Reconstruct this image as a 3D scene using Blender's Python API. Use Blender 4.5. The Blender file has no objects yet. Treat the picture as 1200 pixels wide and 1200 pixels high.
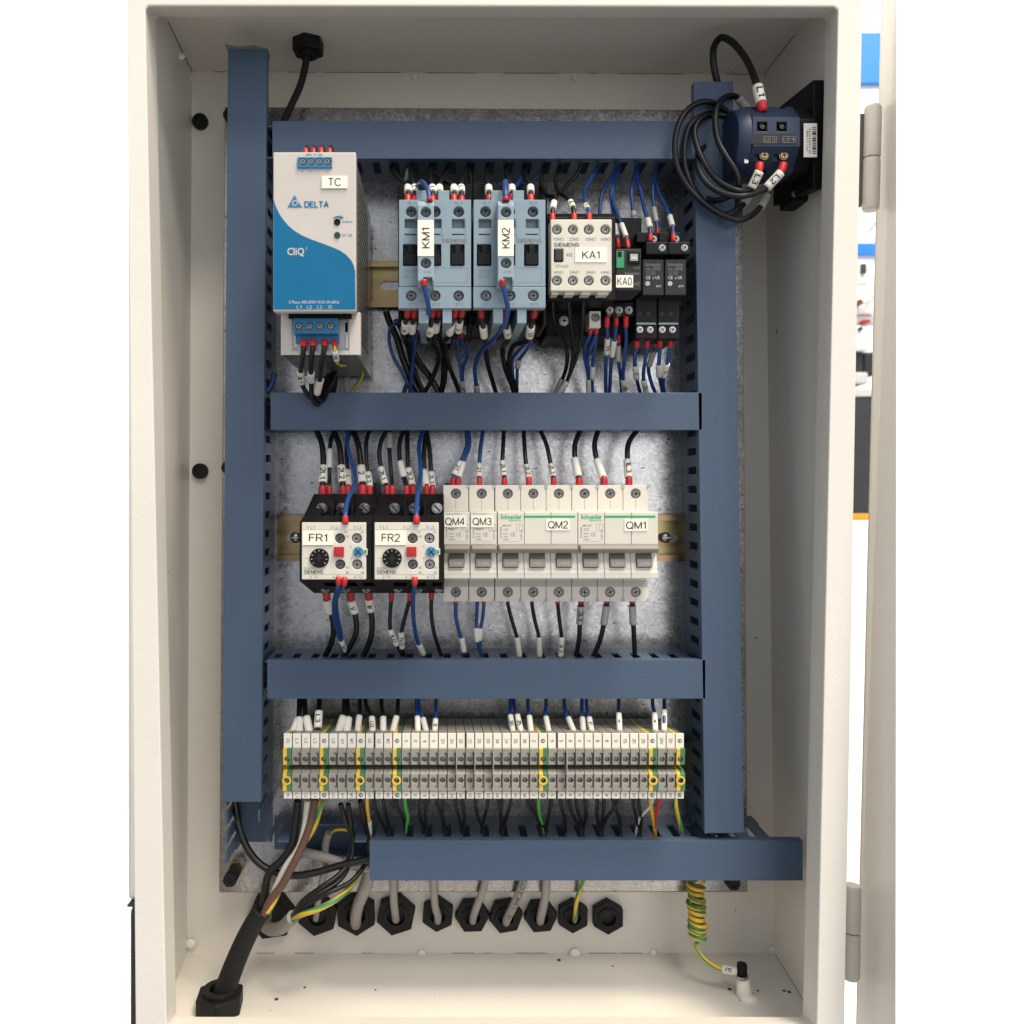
import bpy, bmesh, math, random
from mathutils import Vector, Matrix
random.seed(7)
sc = bpy.context.scene
col = sc.collection
R = math.radians
# ------------------------------------------------------------------ camera, world, lamps, exposure
# metres; plate surface is the plane y = 0, the lens looks along +y from 0.65 m in front of it
cam_d = bpy.data.cameras.new("camera"); cam = bpy.data.objects.new("camera", cam_d); col.objects.link(cam)
cam.location = (0, -0.650, 0); cam.rotation_euler = (R(90), 0, 0)
cam_d.sensor_width = 36; cam_d.lens = 30.0
cam_d.shift_x = 85 / 1200; cam_d.shift_y = -25 / 1200
cam_d.dof.use_dof = True; cam_d.dof.focus_distance = 0.59; cam_d.dof.aperture_fstop = 11
cam_d.clip_start = 0.02; cam_d.clip_end = 100
sc.camera = cam
world = bpy.data.worlds.new("World"); sc.world = world; world.use_nodes = True
bgn = world.node_tree.nodes["Background"]
bgn.inputs[0].default_value = (0.90, 0.96, 1.05, 1); bgn.inputs[1].default_value = 0.74
def area(name, loc, target, size, size_y, power, colr):
    l = bpy.data.lights.new(name, 'AREA'); l.shape = 'RECTANGLE'; l.size = size; l.size_y = size_y
    l.energy = power; l.color = colr
    o = bpy.data.objects.new(name, l); col.objects.link(o); o.location = loc
    o.rotation_euler = (Vector(target) - Vector(loc)).to_track_quat('-Z', 'Y').to_euler()
    return o
area("ceiling_lamp", (1.7, -1.55, 5.2), (0, 0, -0.1), 0.9, 1.8, 345, (1.0, 0.88, 0.71))
area("ceiling_lamp_row", (2.0, -4.2, 5.2), (0, 0, -0.1), 3.4, 1.2, 275, (1.0, 0.93, 0.82))
area("booth_panel_light", (1.35, -3.6, 0.15), (0.1, 0, -0.1), 2.1, 2.3, 24, (1.0, 0.98, 0.96))
area("backdrop_fill", (0.3, 1.0, 3.1), (0.3, 2.5, 0.2), 5.0, 0.5, 110, (1.0, 0.98, 0.96))  # unseen lamp, added to whiten the far wall and floor
vs = sc.view_settings
vs.view_transform = 'Standard'; vs.look = 'None'; vs.exposure = -0.07; vs.gamma = 1.0; vs.use_curve_mapping = False
sc.display_settings.display_device = 'sRGB'
try:
    sc.cycles.max_bounces = 8; sc.cycles.diffuse_bounces = 4; sc.cycles.glossy_bounces = 4
except Exception: pass

# ------------------------------------------------------------------ measuring: photo column/row at a distance D (mm) from the lens -> mm
CX, CY = 515.0, 575.0
def X(px, D): return (px - CX) * D / 1000.0
def Z(py, D): return (CY - py) * D / 1000.0
def Y(D): return D - 650.0
def P(px, py, D): return Vector((X(px, D), Y(D), Z(py, D)))
S = 0.001

# ------------------------------------------------------------------ materials
MATS = {}
def lin(c):
    return tuple(((v / 255) / 12.92 if v / 255 <= .04045 else ((v / 255 + .055) / 1.055) ** 2.4) for v in c)
def mat(name, c, rough=.5, metal=0., var=.06, vscale=60, bump=0., bscale=900, spec=.5, coat=0., alpha=None, trans=0., stretch=None, specks=None, hue=None, rnd=0.):
    m = bpy.data.materials.new(name); m.use_nodes = True
    nt = m.node_tree; N = nt.nodes; L = nt.links; b = N["Principled BSDF"]
    tc = N.new("ShaderNodeTexCoord"); src = tc.outputs["Object"]
    if stretch:
        mp = N.new("ShaderNodeMapping"); mp.inputs["Scale"].default_value = stretch; L.new(src, mp.inputs[0]); vec = mp.outputs[0]
    else: vec = src
    nz = N.new("ShaderNodeTexNoise"); nz.inputs["Scale"].default_value = vscale; nz.inputs["Detail"].default_value = 5
    L.new(vec, nz.inputs["Vector"])
    rp = N.new("ShaderNodeValToRGB")
    rp.color_ramp.elements[0].position = .3; rp.color_ramp.elements[1].position = .7
    rp.color_ramp.elements[0].color = tuple(v * (1 - var) for v in c[:3]) + (1,)
    rp.color_ramp.elements[1].color = tuple(min(1, v * (1 + var)) for v in c[:3]) + (1,)
    if hue: rp.color_ramp.elements[0].color = hue + (1,)
    L.new(nz.outputs["Fac"], rp.inputs[0]); outc = rp.outputs[0]
    if specks:
        sn = N.new("ShaderNodeTexNoise"); sn.inputs["Scale"].default_value = specks[0]; sn.inputs["Detail"].default_value = 3
        L.new(vec, sn.inputs["Vector"])
        sr = N.new("ShaderNodeValToRGB"); sr.color_ramp.elements[0].position = specks[1]; sr.color_ramp.elements[1].position = specks[1] + .03
        L.new(sn.outputs["Fac"], sr.inputs[0])
        mx = N.new("ShaderNodeMix"); mx.data_type = 'RGBA'; L.new(sr.outputs[0], mx.inputs["Factor"])
        L.new(outc, mx.inputs["A"]); mx.inputs["B"].default_value = specks[2] + (1,); outc = mx.outputs["Result"]
    if rnd:
        oi = N.new("ShaderNodeObjectInfo"); mr = N.new("ShaderNodeMapRange"); mr.inputs["To Min"].default_value = 1 - rnd; mr.inputs["To Max"].default_value = 1 + rnd * .5
        L.new(oi.outputs["Random"], mr.inputs["Value"]); vm = N.new("ShaderNodeVectorMath"); vm.operation = 'SCALE'
        L.new(outc, vm.inputs[0]); L.new(mr.outputs[0], vm.inputs["Scale"]); outc = vm.outputs[0]
    L.new(outc, b.inputs["Base Color"])
    rr = N.new("ShaderNodeMapRange"); rr.inputs["To Min"].default_value = max(0.02, rough - .07); rr.inputs["To Max"].default_value = min(1, rough + .07)
    L.new(nz.outputs["Fac"], rr.inputs["Value"]); L.new(rr.outputs[0], b.inputs["Roughness"])
    b.inputs["Metallic"].default_value = metal
    b.inputs["Specular IOR Level"].default_value = spec; b.inputs["Coat Weight"].default_value = coat
    if trans: b.inputs["Transmission Weight"].default_value = trans
    if alpha is not None: b.inputs["Alpha"].default_value = alpha
    if bump:
        bn = N.new("ShaderNodeTexNoise"); bn.inputs["Scale"].default_value = bscale; bn.inputs["Detail"].default_value = 2
        L.new(vec, bn.inputs["Vector"])
        bp = N.new("ShaderNodeBump"); bp.inputs["Strength"].default_value = bump; bp.inputs["Distance"].default_value = .0004
        L.new(bn.outputs["Fac"], bp.inputs["Height"]); L.new(bp.outputs[0], b.inputs["Normal"])
    MATS[name] = m
    return m
mat('paint', (.77, .725, .65), .40, var=.04, vscale=6, bump=.3, bscale=480, specks=(105, .755, (.22, .17, .13)))
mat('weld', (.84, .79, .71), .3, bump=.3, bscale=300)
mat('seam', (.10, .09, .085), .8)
mat('duct', (.060, .094, .153), .40, var=.035, vscale=30, stretch=(.3, 12, 14), bump=.4, bscale=260, spec=.40, specks=(14, .715, (.12, .16, .225)))
mat('ductedge', (.17, .25, .38), .5, var=.05)
mat('galv_edge', (.22, .20, .17), .5, metal=.6, var=.3)
mat('zinc', (.33, .30, .11), .25, metal=1.0, var=.1, vscale=26, stretch=(.25, 1, 3), hue=(.25, .125, .115))
mat('black', (.006, .006, .0065), .5, var=.2, bump=.1, bscale=1500, spec=.2)
mat('darkgrey', (.018, .019, .022), .5, var=.15, spec=.3)
mat('midgrey', (.03, .031, .034), .5, var=.15, spec=.3)
mat('blackrub', (.009, .009, .010), .6, var=.2, bump=.25, bscale=700, spec=.3)
mat('wire_k', (.008, .008, .009), .40, var=.2, vscale=90, spec=.42, rnd=.3)
mat('wire_b', (.012, .055, .20), .4, var=.12, vscale=90)
mat('wire_w', (.58, .55, .47), .45, var=.06)
mat('wire_n', (.115, .055, .036), .45, var=.08)
mat('wire_g', (.07, .36, .04), .4, var=.08)
mat('wire_y', (.68, .42, .035), .4, var=.08)
mat('wire_yg', (.045, .24, .085), .4, var=.08)
mat('wire_r', (.50, .025, .025), .4, var=.08)
mat('sheath', (.30, .275, .255), .5, var=.05, vscale=40, bump=.08)
mat('ferrule', (.52, .020, .022), .42, var=.1, rnd=.3)
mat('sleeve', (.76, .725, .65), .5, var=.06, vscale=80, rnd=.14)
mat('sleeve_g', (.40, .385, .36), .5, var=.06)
mat('ink', (.018, .018, .018), .6)
mat('inkgrey', (.20, .19, .175), .6)
mat('inkpale', (.15, .19, .22), .6)
mat('inkwhite', (.62, .62, .62), .6)
mat('inkblue', (.02, .18, .36), .5)
mat('chip', (.075, .045, .03), .7, var=.3, vscale=800)
mat('inkgreen', (.012, .36, .10), .5)
mat('psu_white', (.56, .51, .465), .4, var=.02, bump=.06)
mat('psu_blue', (.006, .135, .28), .5, var=.03, spec=.2)
mat('psu_metal', (.36, .35, .34), .34, metal=.8, var=.12)
mat('term_blue', (.018, .16, .33), .42, var=.06)
mat('pale_blue', (.225, .30, .352), .42, var=.03, bump=.05)
mat('pale_blue2', (.265, .345, .395), .42, var=.03)
mat('cream', (.66, .62, .53), .42, var=.025, bump=.05)
mat('cream2', (.66, .62, .545), .45, var=.025, bump=.05)
mat('shoulder', (.40, .385, .355), .4, var=.03)
mat('lever', (.23, .20, .175), .45, var=.06)
mat('labelpaper', (.88, .82, .70), .5, var=.02)
mat('term_grey', (.31, .29, .245), .5, var=.05, bump=.08, rnd=.08)
mat('term_yel', (.72, .49, .065), .45, var=.04)
mat('term_grn', (.065, .19, .095), .45, var=.06)
mat('tag_white', (.82, .77, .67), .45, var=.02, rnd=.05)
mat('well', (.008, .008, .008), .6)
mat('screw', (.42, .42, .41), .3, metal=.9, var=.15)
mat('screwdark', (.22, .215, .21), .30, metal=.9, var=.4, vscale=700)
mat('screwbrass', (.42, .31, .15), .35, metal=.9, var=.2)
mat('red_btn', (.42, .015, .018), .4)
mat('blue_btn', (.05, .22, .40), .4)
mat('green_tab', (.02, .27, .10), .4)
mat('greenlamp', (.006, .06, .022), .2)
mat('switch_blue', (.006, .019, .055), .5, var=.08)
mat('clear', (.55, .52, .46), .25, alpha=.6)
mat('hinge', (.76, .72, .66), .4, var=.04, bump=.05)
mat('bg_white', (.86, .86, .86), .6, var=.01)
mat('bg_grey', (.50, .50, .50), .5)
mat('bg_dark', (.025, .028, .03), .5)
mat('bg_blue', (.01, .17, .62), .45)
mat('bg_orange', (.75, .28, .01), .5)
mat('floor_white', (.84, .83, .81), .35, var=.02, vscale=3)
mat('floor_dim', (.22, .225, .235), .4, var=.05, vscale=3)  # dark tone invented to hold back light thrown upward
def galvanised():
    m = bpy.data.materials.new('galvanised'); m.use_nodes = True; nt = m.node_tree; N = nt.nodes; L = nt.links; b = N["Principled BSDF"]
    tc = N.new("ShaderNodeTexCoord")
    vo = N.new("ShaderNodeTexVoronoi"); vo.inputs["Scale"].default_value = 150; vo.inputs["Randomness"].default_value = 1
    nz0 = N.new("ShaderNodeTexNoise"); nz0.inputs["Scale"].default_value = 70; nz0.inputs["Detail"].default_value = 4
    L.new(tc.outputs["Object"], nz0.inputs["Vector"])
    mxv = N.new("ShaderNodeMix"); mxv.data_type = 'RGBA'; mxv.inputs["Factor"].default_value = .08
    L.new(tc.outputs["Object"], mxv.inputs["A"]); L.new(nz0.outputs["Color"], mxv.inputs["B"])
    L.new(mxv.outputs["Result"], vo.inputs["Vector"])
    r1 = N.new("ShaderNodeValToRGB"); r1.color_ramp.elements[0].color = (.45, .45, .46, 1); r1.color_ramp.elements[1].color = (.56, .56, .56, 1)
    L.new(vo.outputs["Color"], r1.inputs[0])
    nz = N.new("ShaderNodeTexNoise"); nz.inputs["Scale"].default_value = 9; nz.inputs["Detail"].default_value = 8; nz.inputs["Roughness"].default_value = .65
    L.new(tc.outputs["Object"], nz.inputs["Vector"])
    r2 = N.new("ShaderNodeValToRGB"); r2.color_ramp.elements[0].position = .32; r2.color_ramp.elements[1].position = .68
    r2.color_ramp.elements[0].color = (.62, .60, .60, 1); r2.color_ramp.elements[1].color = (1, .99, .98, 1)
    L.new(nz.outputs["Fac"], r2.inputs[0])
    mu = N.new("ShaderNodeMix"); mu.data_type = 'RGBA'; mu.blend_type = 'MULTIPLY'; mu.inputs["Factor"].default_value = 1
    L.new(r1.outputs[0], mu.inputs["A"]); L.new(r2.outputs[0], mu.inputs["B"])
    mp = N.new("ShaderNodeMapping"); mp.inputs["Scale"].default_value = (1, 1, 3.2); L.new(tc.outputs["Object"], mp.inputs[0])
    sp = N.new("ShaderNodeTexNoise"); sp.inputs["Scale"].default_value = 170; sp.inputs["Detail"].default_value = 3
    L.new(mp.outputs[0], sp.inputs["Vector"])
    r3 = N.new("ShaderNodeValToRGB"); r3.color_ramp.elements[0].position = .66; r3.color_ramp.elements[1].position = .69
    L.new(sp.outputs["Fac"], r3.inputs[0])
    m2 = N.new("ShaderNodeMix"); m2.data_type = 'RGBA'; L.new(r3.outputs[0], m2.inputs["Factor"]); L.new(mu.outputs["Result"], m2.inputs["A"])
    m2.inputs["B"].default_value = (.09, .08, .075, 1)
    L.new(m2.outputs["Result"], b.inputs["Base Color"])
    b.inputs["Metallic"].default_value = .9
    rr = N.new("ShaderNodeMapRange"); rr.inputs["To Min"].default_value = .17; rr.inputs["To Max"].default_value = .33
    L.new(vo.outputs["Distance"], rr.inputs["Value"]); L.new(rr.outputs[0], b.inputs["Roughness"])
    # every zinc crystal leans its own way
    v1 = N.new("ShaderNodeVectorMath"); v1.operation = 'SUBTRACT'; v1.inputs[1].default_value = (.5, .5, .5); L.new(vo.outputs["Color"], v1.inputs[0])
    v2 = N.new("ShaderNodeVectorMath"); v2.operation = 'SCALE'; v2.inputs["Scale"].default_value = .03; L.new(v1.outputs[0], v2.inputs[0])
    bp = N.new("ShaderNodeBump"); bp.inputs["Strength"].default_value = .05; bp.inputs["Distance"].default_value = .0005
    L.new(nz0.outputs["Fac"], bp.inputs["Height"])
    v3 = N.new("ShaderNodeVectorMath"); v3.operation = 'ADD'; L.new(bp.outputs[0], v3.inputs[0]); L.new(v2.outputs[0], v3.inputs[1])
    v4 = N.new("ShaderNodeVectorMath"); v4.operation = 'NORMALIZE'; L.new(v3.outputs[0], v4.inputs[0]); L.new(v4.outputs[0], b.inputs["Normal"])
    MATS['galvanised'] = m
galvanised()

# ------------------------------------------------------------------ mesh building (millimetres in, metres out)
class MB:
    def __init__(s): s.v = []; s.f = []; s.m = []; s.smooth = []
    def add(s, vs, fs, m=0, sm=False):
        o = len(s.v); s.v += [tuple(p) for p in vs]
        for f in fs:
            s.f.append(tuple(i + o for i in f)); s.m.append(m); s.smooth.append(sm)
        return s
    def box(s, x0, x1, y0, y1, z0, z1, m=0):
        x0, x1 = min(x0, x1), max(x0, x1); y0, y1 = min(y0, y1), max(y0, y1); z0, z1 = min(z0, z1), max(z0, z1)
        v = [(x0, y0, z0), (x1, y0, z0), (x1, y1, z0), (x0, y1, z0), (x0, y0, z1), (x1, y0, z1), (x1, y1, z1), (x0, y1, z1)]
        return s.add(v, [(0, 3, 2, 1), (4, 5, 6, 7), (0, 1, 5, 4), (1, 2, 6, 5), (2, 3, 7, 6), (3, 0, 4, 7)], m)
    def pbox(s, px0, py0, px1, py1, D0, D1, m=0):
        return s.box(X(px0, D0), X(px1, D0), Y(D0), Y(D1), Z(py1, D0), Z(py0, D0), m)
    def hexa(s, a, b, m=0):   # two quads (front, back), each TL,TR,BR,BL seen from the lens
        v = list(a) + list(b)
        return s.add(v, [(3, 2, 1, 0), (4, 5, 6, 7), (0, 1, 5, 4), (1, 2, 6, 5), (2, 3, 7, 6), (3, 0, 4, 7)], m)
    def prism(s, prof, axis, a0, a1, m=0, sm=False):
        n = len(prof); vs = []
        for a in (a0, a1):
            for (p, q) in prof:
                vs.append({'x': (a, p, q), 'y': (p, a, q), 'z': (p, q, a)}[axis])
        fs = [tuple(range(n))[::-1], tuple(range(n, 2 * n))]
        o = len(s.v); s.v += vs
        for f in fs: s.f.append(tuple(i + o for i in f)); s.m.append(m); s.smooth.append(False)
        for i in range(n):
            j = (i + 1) % n; s.f.append((o + i, o + j, o + n + j, o + n + i)); s.m.append(m); s.smooth.append(sm)
        return s
    def cyl(s, c, axis, r, h, n=16, m=0, r2=None, rot=0, sm=True):
        r2 = r if r2 is None else r2; vs = []
        for k, rr in ((0, r), (h, r2)):
            for i in range(n):
                t = rot + 2 * math.pi * i / n; p, q = rr * math.cos(t), rr * math.sin(t)
                vs.append({'x': (c[0] + k, c[1] + p, c[2] + q), 'y': (c[0] + p, c[1] + k, c[2] + q), 'z': (c[0] + p, c[1] + q, c[2] + k)}[axis])
        o = len(s.v); s.v += vs
        s.f.append(tuple(o + i for i in range(n))); s.m.append(m); s.smooth.append(False)
        s.f.append(tuple(o + n + i for i in range(n))[::-1]); s.m.append(m); s.smooth.append(False)
        for i in range(n):
            j = (i + 1) % n; s.f.append((o + i, o + n + i, o + n + j, o + j)); s.m.append(m); s.smooth.append(sm)
        return s
    def ring(s, c, axis, r0, r1, h, n=24, m=0, rot=0, n_out=None):
        # washer / nut with a hole: inner radius r0, outer radius r1 (n_out = 6 gives a hexagon)
        vs = []
        def outr(t):
            if not n_out: return r1
            w = 2 * math.pi / n_out; u = ((t - rot) % w) - w / 2
            return r1 * math.cos(w / 2) / math.cos(u)
        for k in (0, h):
            for which in (0, 1):
                for i in range(n):
                    t = rot + 2 * math.pi * i / n; rr = r0 if which == 0 else outr(t); p, q = rr * math.cos(t), rr * math.sin(t)
                    vs.append({'x': (c[0] + k, c[1] + p, c[2] + q), 'y': (c[0] + p, c[1] + k, c[2] + q), 'z': (c[0] + p, c[1] + q, c[2] + k)}[axis])
        fs = []
        for i in range(n):
            j = (i + 1) % n
            fs += [(i, j, n + j, n + i), (2 * n + i, 3 * n + i, 3 * n + j, 2 * n + j), (n + i, n + j, 3 * n + j, 3 * n + i), (i, 2 * n + i, 2 * n + j, j)]
        return s.add(vs, fs, m)
    def ball(s, c, r, n=10, k=6, sz=(1, 1, 1), m=0):
        vs = [(c[0], c[1], c[2] + r * sz[2])]
        for a in range(1, k):
            ph = math.pi * a / k
            for i in range(n):
                t = 2 * math.pi * i / n
                vs.append((c[0] + r * sz[0] * math.sin(ph) * math.cos(t), c[1] + r * sz[1] * math.sin(ph) * math.sin(t), c[2] + r * sz[2] * math.cos(ph)))
        vs.append((c[0], c[1], c[2] - r * sz[2])); fs = []
        for i in range(n):
            j = (i + 1) % n
            fs.append((0, 1 + i, 1 + j)); fs.append((len(vs) - 1, 1 + (k - 2) * n + j, 1 + (k - 2) * n + i))
            for a in range(k - 2): fs.append((1 + a * n + i, 1 + (a + 1) * n + i, 1 + (a + 1) * n + j, 1 + a * n + j))
        return s.add(vs, fs, m, True)
    def tube(s, pts, r, n=10, m=None, twist=0., cap=True):
        pts = [Vector(p) for p in pts]; N = len(pts)
        rs = r if isinstance(r, (list, tuple)) else [r] * N
        t0 = (pts[1] - pts[0]).normalized()
        ref = Vector((0, 0, 1)) if abs(t0.z) < .9 else Vector((1, 0, 0))
        u = t0.cross(ref).normalized(); vs = []
        for i, p in enumerate(pts):
            t = (pts[min(i + 1, N - 1)] - pts[max(i - 1, 0)]).normalized()
            u = (u - t * u.dot(t)).normalized(); w = t.cross(u)
            for k in range(n):
                a = 2 * math.pi * k / n + twist * i
                vs.append(p + (u * math.cos(a) + w * math.sin(a)) * rs[i])
        o = len(s.v); s.v += [tuple(p) for p in vs]
        for i in range(N - 1):
            for k in range(n):
                j = (k + 1) % n
                s.f.append((o + i * n + k, o + i * n + j, o + (i + 1) * n + j, o + (i + 1) * n + k))
                s.m.append(0 if m is None else m(k, n)); s.smooth.append(True)
        if cap:
            s.f.append(tuple(o + k for k in range(n))[::-1]); s.m.append(0); s.smooth.append(False)
            s.f.append(tuple(o + (N - 1) * n + k for k in range(n))); s.m.append(0); s.smooth.append(False)
        return s
    def mesh(s, name, mats, org=(0, 0, 0)):
        me = bpy.data.meshes.new(name)
        me.from_pydata([((x - org[0]) * S, (y - org[1]) * S, (z - org[2]) * S) for x, y, z in s.v], [], s.f)
        for mm in (mats if isinstance(mats, (list, tuple)) else [mats]): me.materials.append(MATS[mm])
        me.polygons.foreach_set('material_index', s.m); me.polygons.foreach_set('use_smooth', s.smooth)
        me.validate(); me.update()
        bm = bmesh.new(); bm.from_mesh(me); bmesh.ops.recalc_face_normals(bm, faces=bm.faces); bm.to_mesh(me); bm.free()
        return me
def org_of(parent):
    o = parent
    while o is not None and 'org' not in ORG.get(o.name, {}): o = o.parent
    return ORG[o.name]['org'] if o is not None else (0, 0, 0)
ORG = {}
def link(name, me, parent=None):
    o = bpy.data.objects.new(name, me); col.objects.link(o)
    if parent is not None: o.parent = parent
    return o
def bev(o, w, seg=2, ang=35):
    b = o.modifiers.new('bevel', 'BEVEL'); b.width = w * S; b.segments = seg; b.limit_method = 'ANGLE'; b.angle_limit = R(ang)
    return o
def part(name, mb, mats, parent, bevel=0, seg=2):
    o = link(name, mb.mesh(name, mats, org_of(parent)), parent)
    if bevel: bev(o, bevel, seg)
    return o
LABELS = {}
def tag(o, label, cat, group=None):
    o['label'] = label; o['category'] = cat
    if group: o['group'] = group
    LABELS.setdefault(label, []).append(o.name)
    n = len(label.split())
    if not 4 <= n <= 16: print('LABEL LENGTH', n, label)
    return o
def thing(name, label, cat, org, group=None):
    o = bpy.data.objects.new(name, None); col.objects.link(o)
    o.empty_display_size = .01
    o.location = (org[0] * S, org[1] * S, org[2] * S); ORG[o.name] = {'org': tuple(org)}
    return tag(o, label, cat, group)
def single(name, mb, mats, label, cat, org, group=None, bevel=0):
    o = link(name, mb.mesh(name, mats, org)); o.location = (org[0] * S, org[1] * S, org[2] * S); ORG[o.name] = {'org': tuple(org)}
    if bevel: bev(o, bevel)
    return tag(o, label, cat, group)
def structure(name, mb, mats):
    o = link(name, mb.mesh(name, mats)); o['kind'] = 'structure'; return o
def cut(o, cutter_mb, mats=None):
    # sink wells and pockets into a part: boolean, baked into the mesh
    co = link('cutter', cutter_mb.mesh('cutter', mats or o.data.materials[0].name, org_of(o.parent)), o.parent)
    md = o.modifiers.new('cut', 'BOOLEAN'); md.operation = 'DIFFERENCE'; md.object = co; md.solver = 'EXACT'
    bvs = [m for m in o.modifiers if m.type == 'BEVEL']
    for m in bvs: m.show_viewport = False
    bpy.context.view_layer.update()
    dg = bpy.context.evaluated_depsgraph_get()
    me = bpy.data.meshes.new_from_object(o.evaluated_get(dg), depsgraph=dg)
    o.modifiers.remove(md); o.data = me
    for m in bvs: m.show_viewport = True
    bpy.data.objects.remove(co, do_unlink=True)
    return o
# a plain stroke alphabet for the printed tags and sleeves: polylines on a 1-high grid
def _arc(cx, cy, rx, ry, a0, a1, n=9): return [(cx + rx * math.cos(R(a0 + (a1 - a0) * i / n)), cy + ry * math.sin(R(a0 + (a1 - a0) * i / n))) for i in range(n + 1)]
GLY = {
 'K': (.62, [[(0, 0), (0, 1)], [(.6, 1), (0, .4)], [(.2, .6), (.62, 0)]]), 'M': (.74, [[(0, 0), (0, 1), (.37, .02), (.74, 1), (.74, 0)]]),
 'A': (.68, [[(0, 0), (.34, 1), (.68, 0)], [(.12, .34), (.56, .34)]]), 'F': (.54, [[(0, 0), (0, 1), (.54, 1)], [(0, .53), (.48, .53)]]),
 'R': (.62, [[(0, 0), (0, 1), (.36, 1)] + _arc(.36, .75, .24, .25, 90, -90)[1:] + [(0, .5)], [(.34, .5), (.62, 0)]]),
 'Q': (.76, [_arc(.38, .5, .38, .5, 90, 450, 22), [(.46, .2), (.76, -.08)]]), 'O': (.74, [_arc(.37, .5, .37, .5, 90, 450, 22)]),
 'T': (.6, [[(.3, 0), (.3, 1)], [(0, 1), (.6, 1)]]), 'C': (.7, [_arc(.38, .5, .38, .5, 40, 320, 18)]), 'L': (.5, [[(0, 1), (0, 0), (.5, 0)]]),
 'U': (.62, [[(0, 1), (0, .3)] + _arc(.31, .3, .31, .3, 180, 360)[1:] + [(.62, 1)]]), 'V': (.66, [[(0, 1), (.33, 0), (.66, 1)]]),
 'W': (.9, [[(0, 1), (.22, 0), (.45, .95), (.68, 0), (.9, 1)]]), 'P': (.58, [[(0, 0), (0, 1), (.34, 1)] + _arc(.34, .74, .24, .26, 90, -90)[1:] + [(0, .48)]]),
 'E': (.54, [[(.54, 1), (0, 1), (0, 0), (.54, 0)], [(0, .53), (.48, .53)]]), 'I': (.1, [[(.05, 0), (.05, 1)]]),
 'B': (.58, [[(0, .53), (.33, .53)] + _arc(.33, .765, .21, .235, -90, 90)[1:] + [(0, 1), (0, 0), (.34, 0)] + _arc(.34, .265, .24, .265, -90, 90)[1:]]),
 'H': (.62, [[(0, 0), (0, 1)], [(.62, 0), (.62, 1)], [(0, .52), (.62, .52)]]), 'N': (.62, [[(0, 0), (0, 1), (.62, 0), (.62, 1)]]),
 'S': (.56, [_arc(.28, .75, .25, .25, 30, 270, 11) + _arc(.28, .25, .27, .25, 90, -150, 11)[1:]]), 'D': (.64, [[(0, 0), (0, 1), (.28, 1)] + _arc(.28, .5, .36, .5, 90, -90, 12)[1:] + [(0, 0)]]), 'X': (.6, [[(0, 0), (.6, 1)], [(0, 1), (.6, 0)]]), 'Y': (.62, [[(0, 1), (.31, .45), (.62, 1)], [(.31, .45), (.31, 0)]]), 'G': (.72, [_arc(.38, .5, .38, .5, 40, 350, 18) + [(.45, .43)]]), 'Z': (.56, [[(0, 1), (.56, 1), (0, 0), (.56, 0)]]), 'J': (.4, [[(.4, 1), (.4, .2)] + _arc(.2, .2, .2, .2, 0, -170, 7)]), ' ': (.3, []), '-': (.3, [[(0, .4), (.3, .4)]]), '.': (.1, [[(0, .05), (.12, .05)]]), '/': (.35, [[(0, 0), (.35, 1)]]), '~': (.5, [[(0, .45), (.15, .55), (.35, .42), (.5, .52)]]),
 '0': (.54, [_arc(.27, .5, .27, .5, 90, 450, 20)]), '1': (.3, [[(0, .76), (.2, .88), (.25, 1), (.25, 0)]]),
 '2': (.54, [_arc(.27, .72, .26, .28, 170, -25, 11) + [(.0, .0), (.55, 0)]]), '3': (.54, [_arc(.26, .75, .23, .25, 165, -90, 10) + _arc(.26, .26, .27, .26, 90, -165, 11)[1:]]),
 '4': (.56, [[(.42, 0), (.42, 1), (0, .3), (.56, .3)]]), '5': (.54, [[(.48, 1), (.1, 1), (.05, .52)] + _arc(.26, .33, .27, .33, 140, -160, 13)]),
 '6': (.54, [_arc(.28, .32, .26, .32, 90, 450, 18), [(.02, .34), (.05, .62), (.14, .86), (.28, 1), (.42, .98), (.5, .84)]]), '7': (.5, [[(0, 1), (.5, 1), (.22, .45), (.16, 0)]]),
 '8': (.54, [_arc(.27, .76, .22, .24, -90, 270, 16), _arc(.27, .26, .27, .26, 90, 450, 16)]), '9': (.54, [_arc(.27, .68, .26, .32, 90, 450, 18), [(.52, .66), (.49, .38), (.4, .14), (.26, 0), (.12, .02), (.04, .16)]])}
def stroke_geo(s, wt):
    vs, fs, x = [], [], 0.
    for ch in s:
        w, strokes = GLY[ch]
        for st_ in strokes:
            st = [st_[0]]
            for q in st_[1:]:
                k_ = max(1, int(math.hypot(q[0] - st[-1][0], q[1] - st[-1][1]) / .22)); p0_ = st[-1]
                st += [(p0_[0] + (q[0] - p0_[0]) * i_ / k_, p0_[1] + (q[1] - p0_[1]) * i_ / k_) for i_ in range(1, k_ + 1)]
            o = len(vs); n = len(st)
            for i, p in enumerate(st):
                p = Vector(p); a = (Vector(st[i]) - Vector(st[i - 1])).normalized() if i else None; b = (Vector(st[i + 1]) - p).normalized() if i < n - 1 else None
                if a is None: a = b
                if b is None: b = a
                d = (a + b); d = d.normalized() if d.length > .05 else a
                nrm = Vector((-d.y, d.x)); k = wt / 2 / max(.45, abs(d.dot(a)))
                vs += [(x + p.x + nrm.x * k, p.y + nrm.y * k), (x + p.x - nrm.x * k, p.y - nrm.y * k)]
            for i in range(n - 1): fs.append((o + 2 * i, o + 2 * i + 1, o + 2 * i + 3, o + 2 * i + 2))
        x += w + .2
    return vs, fs
TXT = {}
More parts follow.
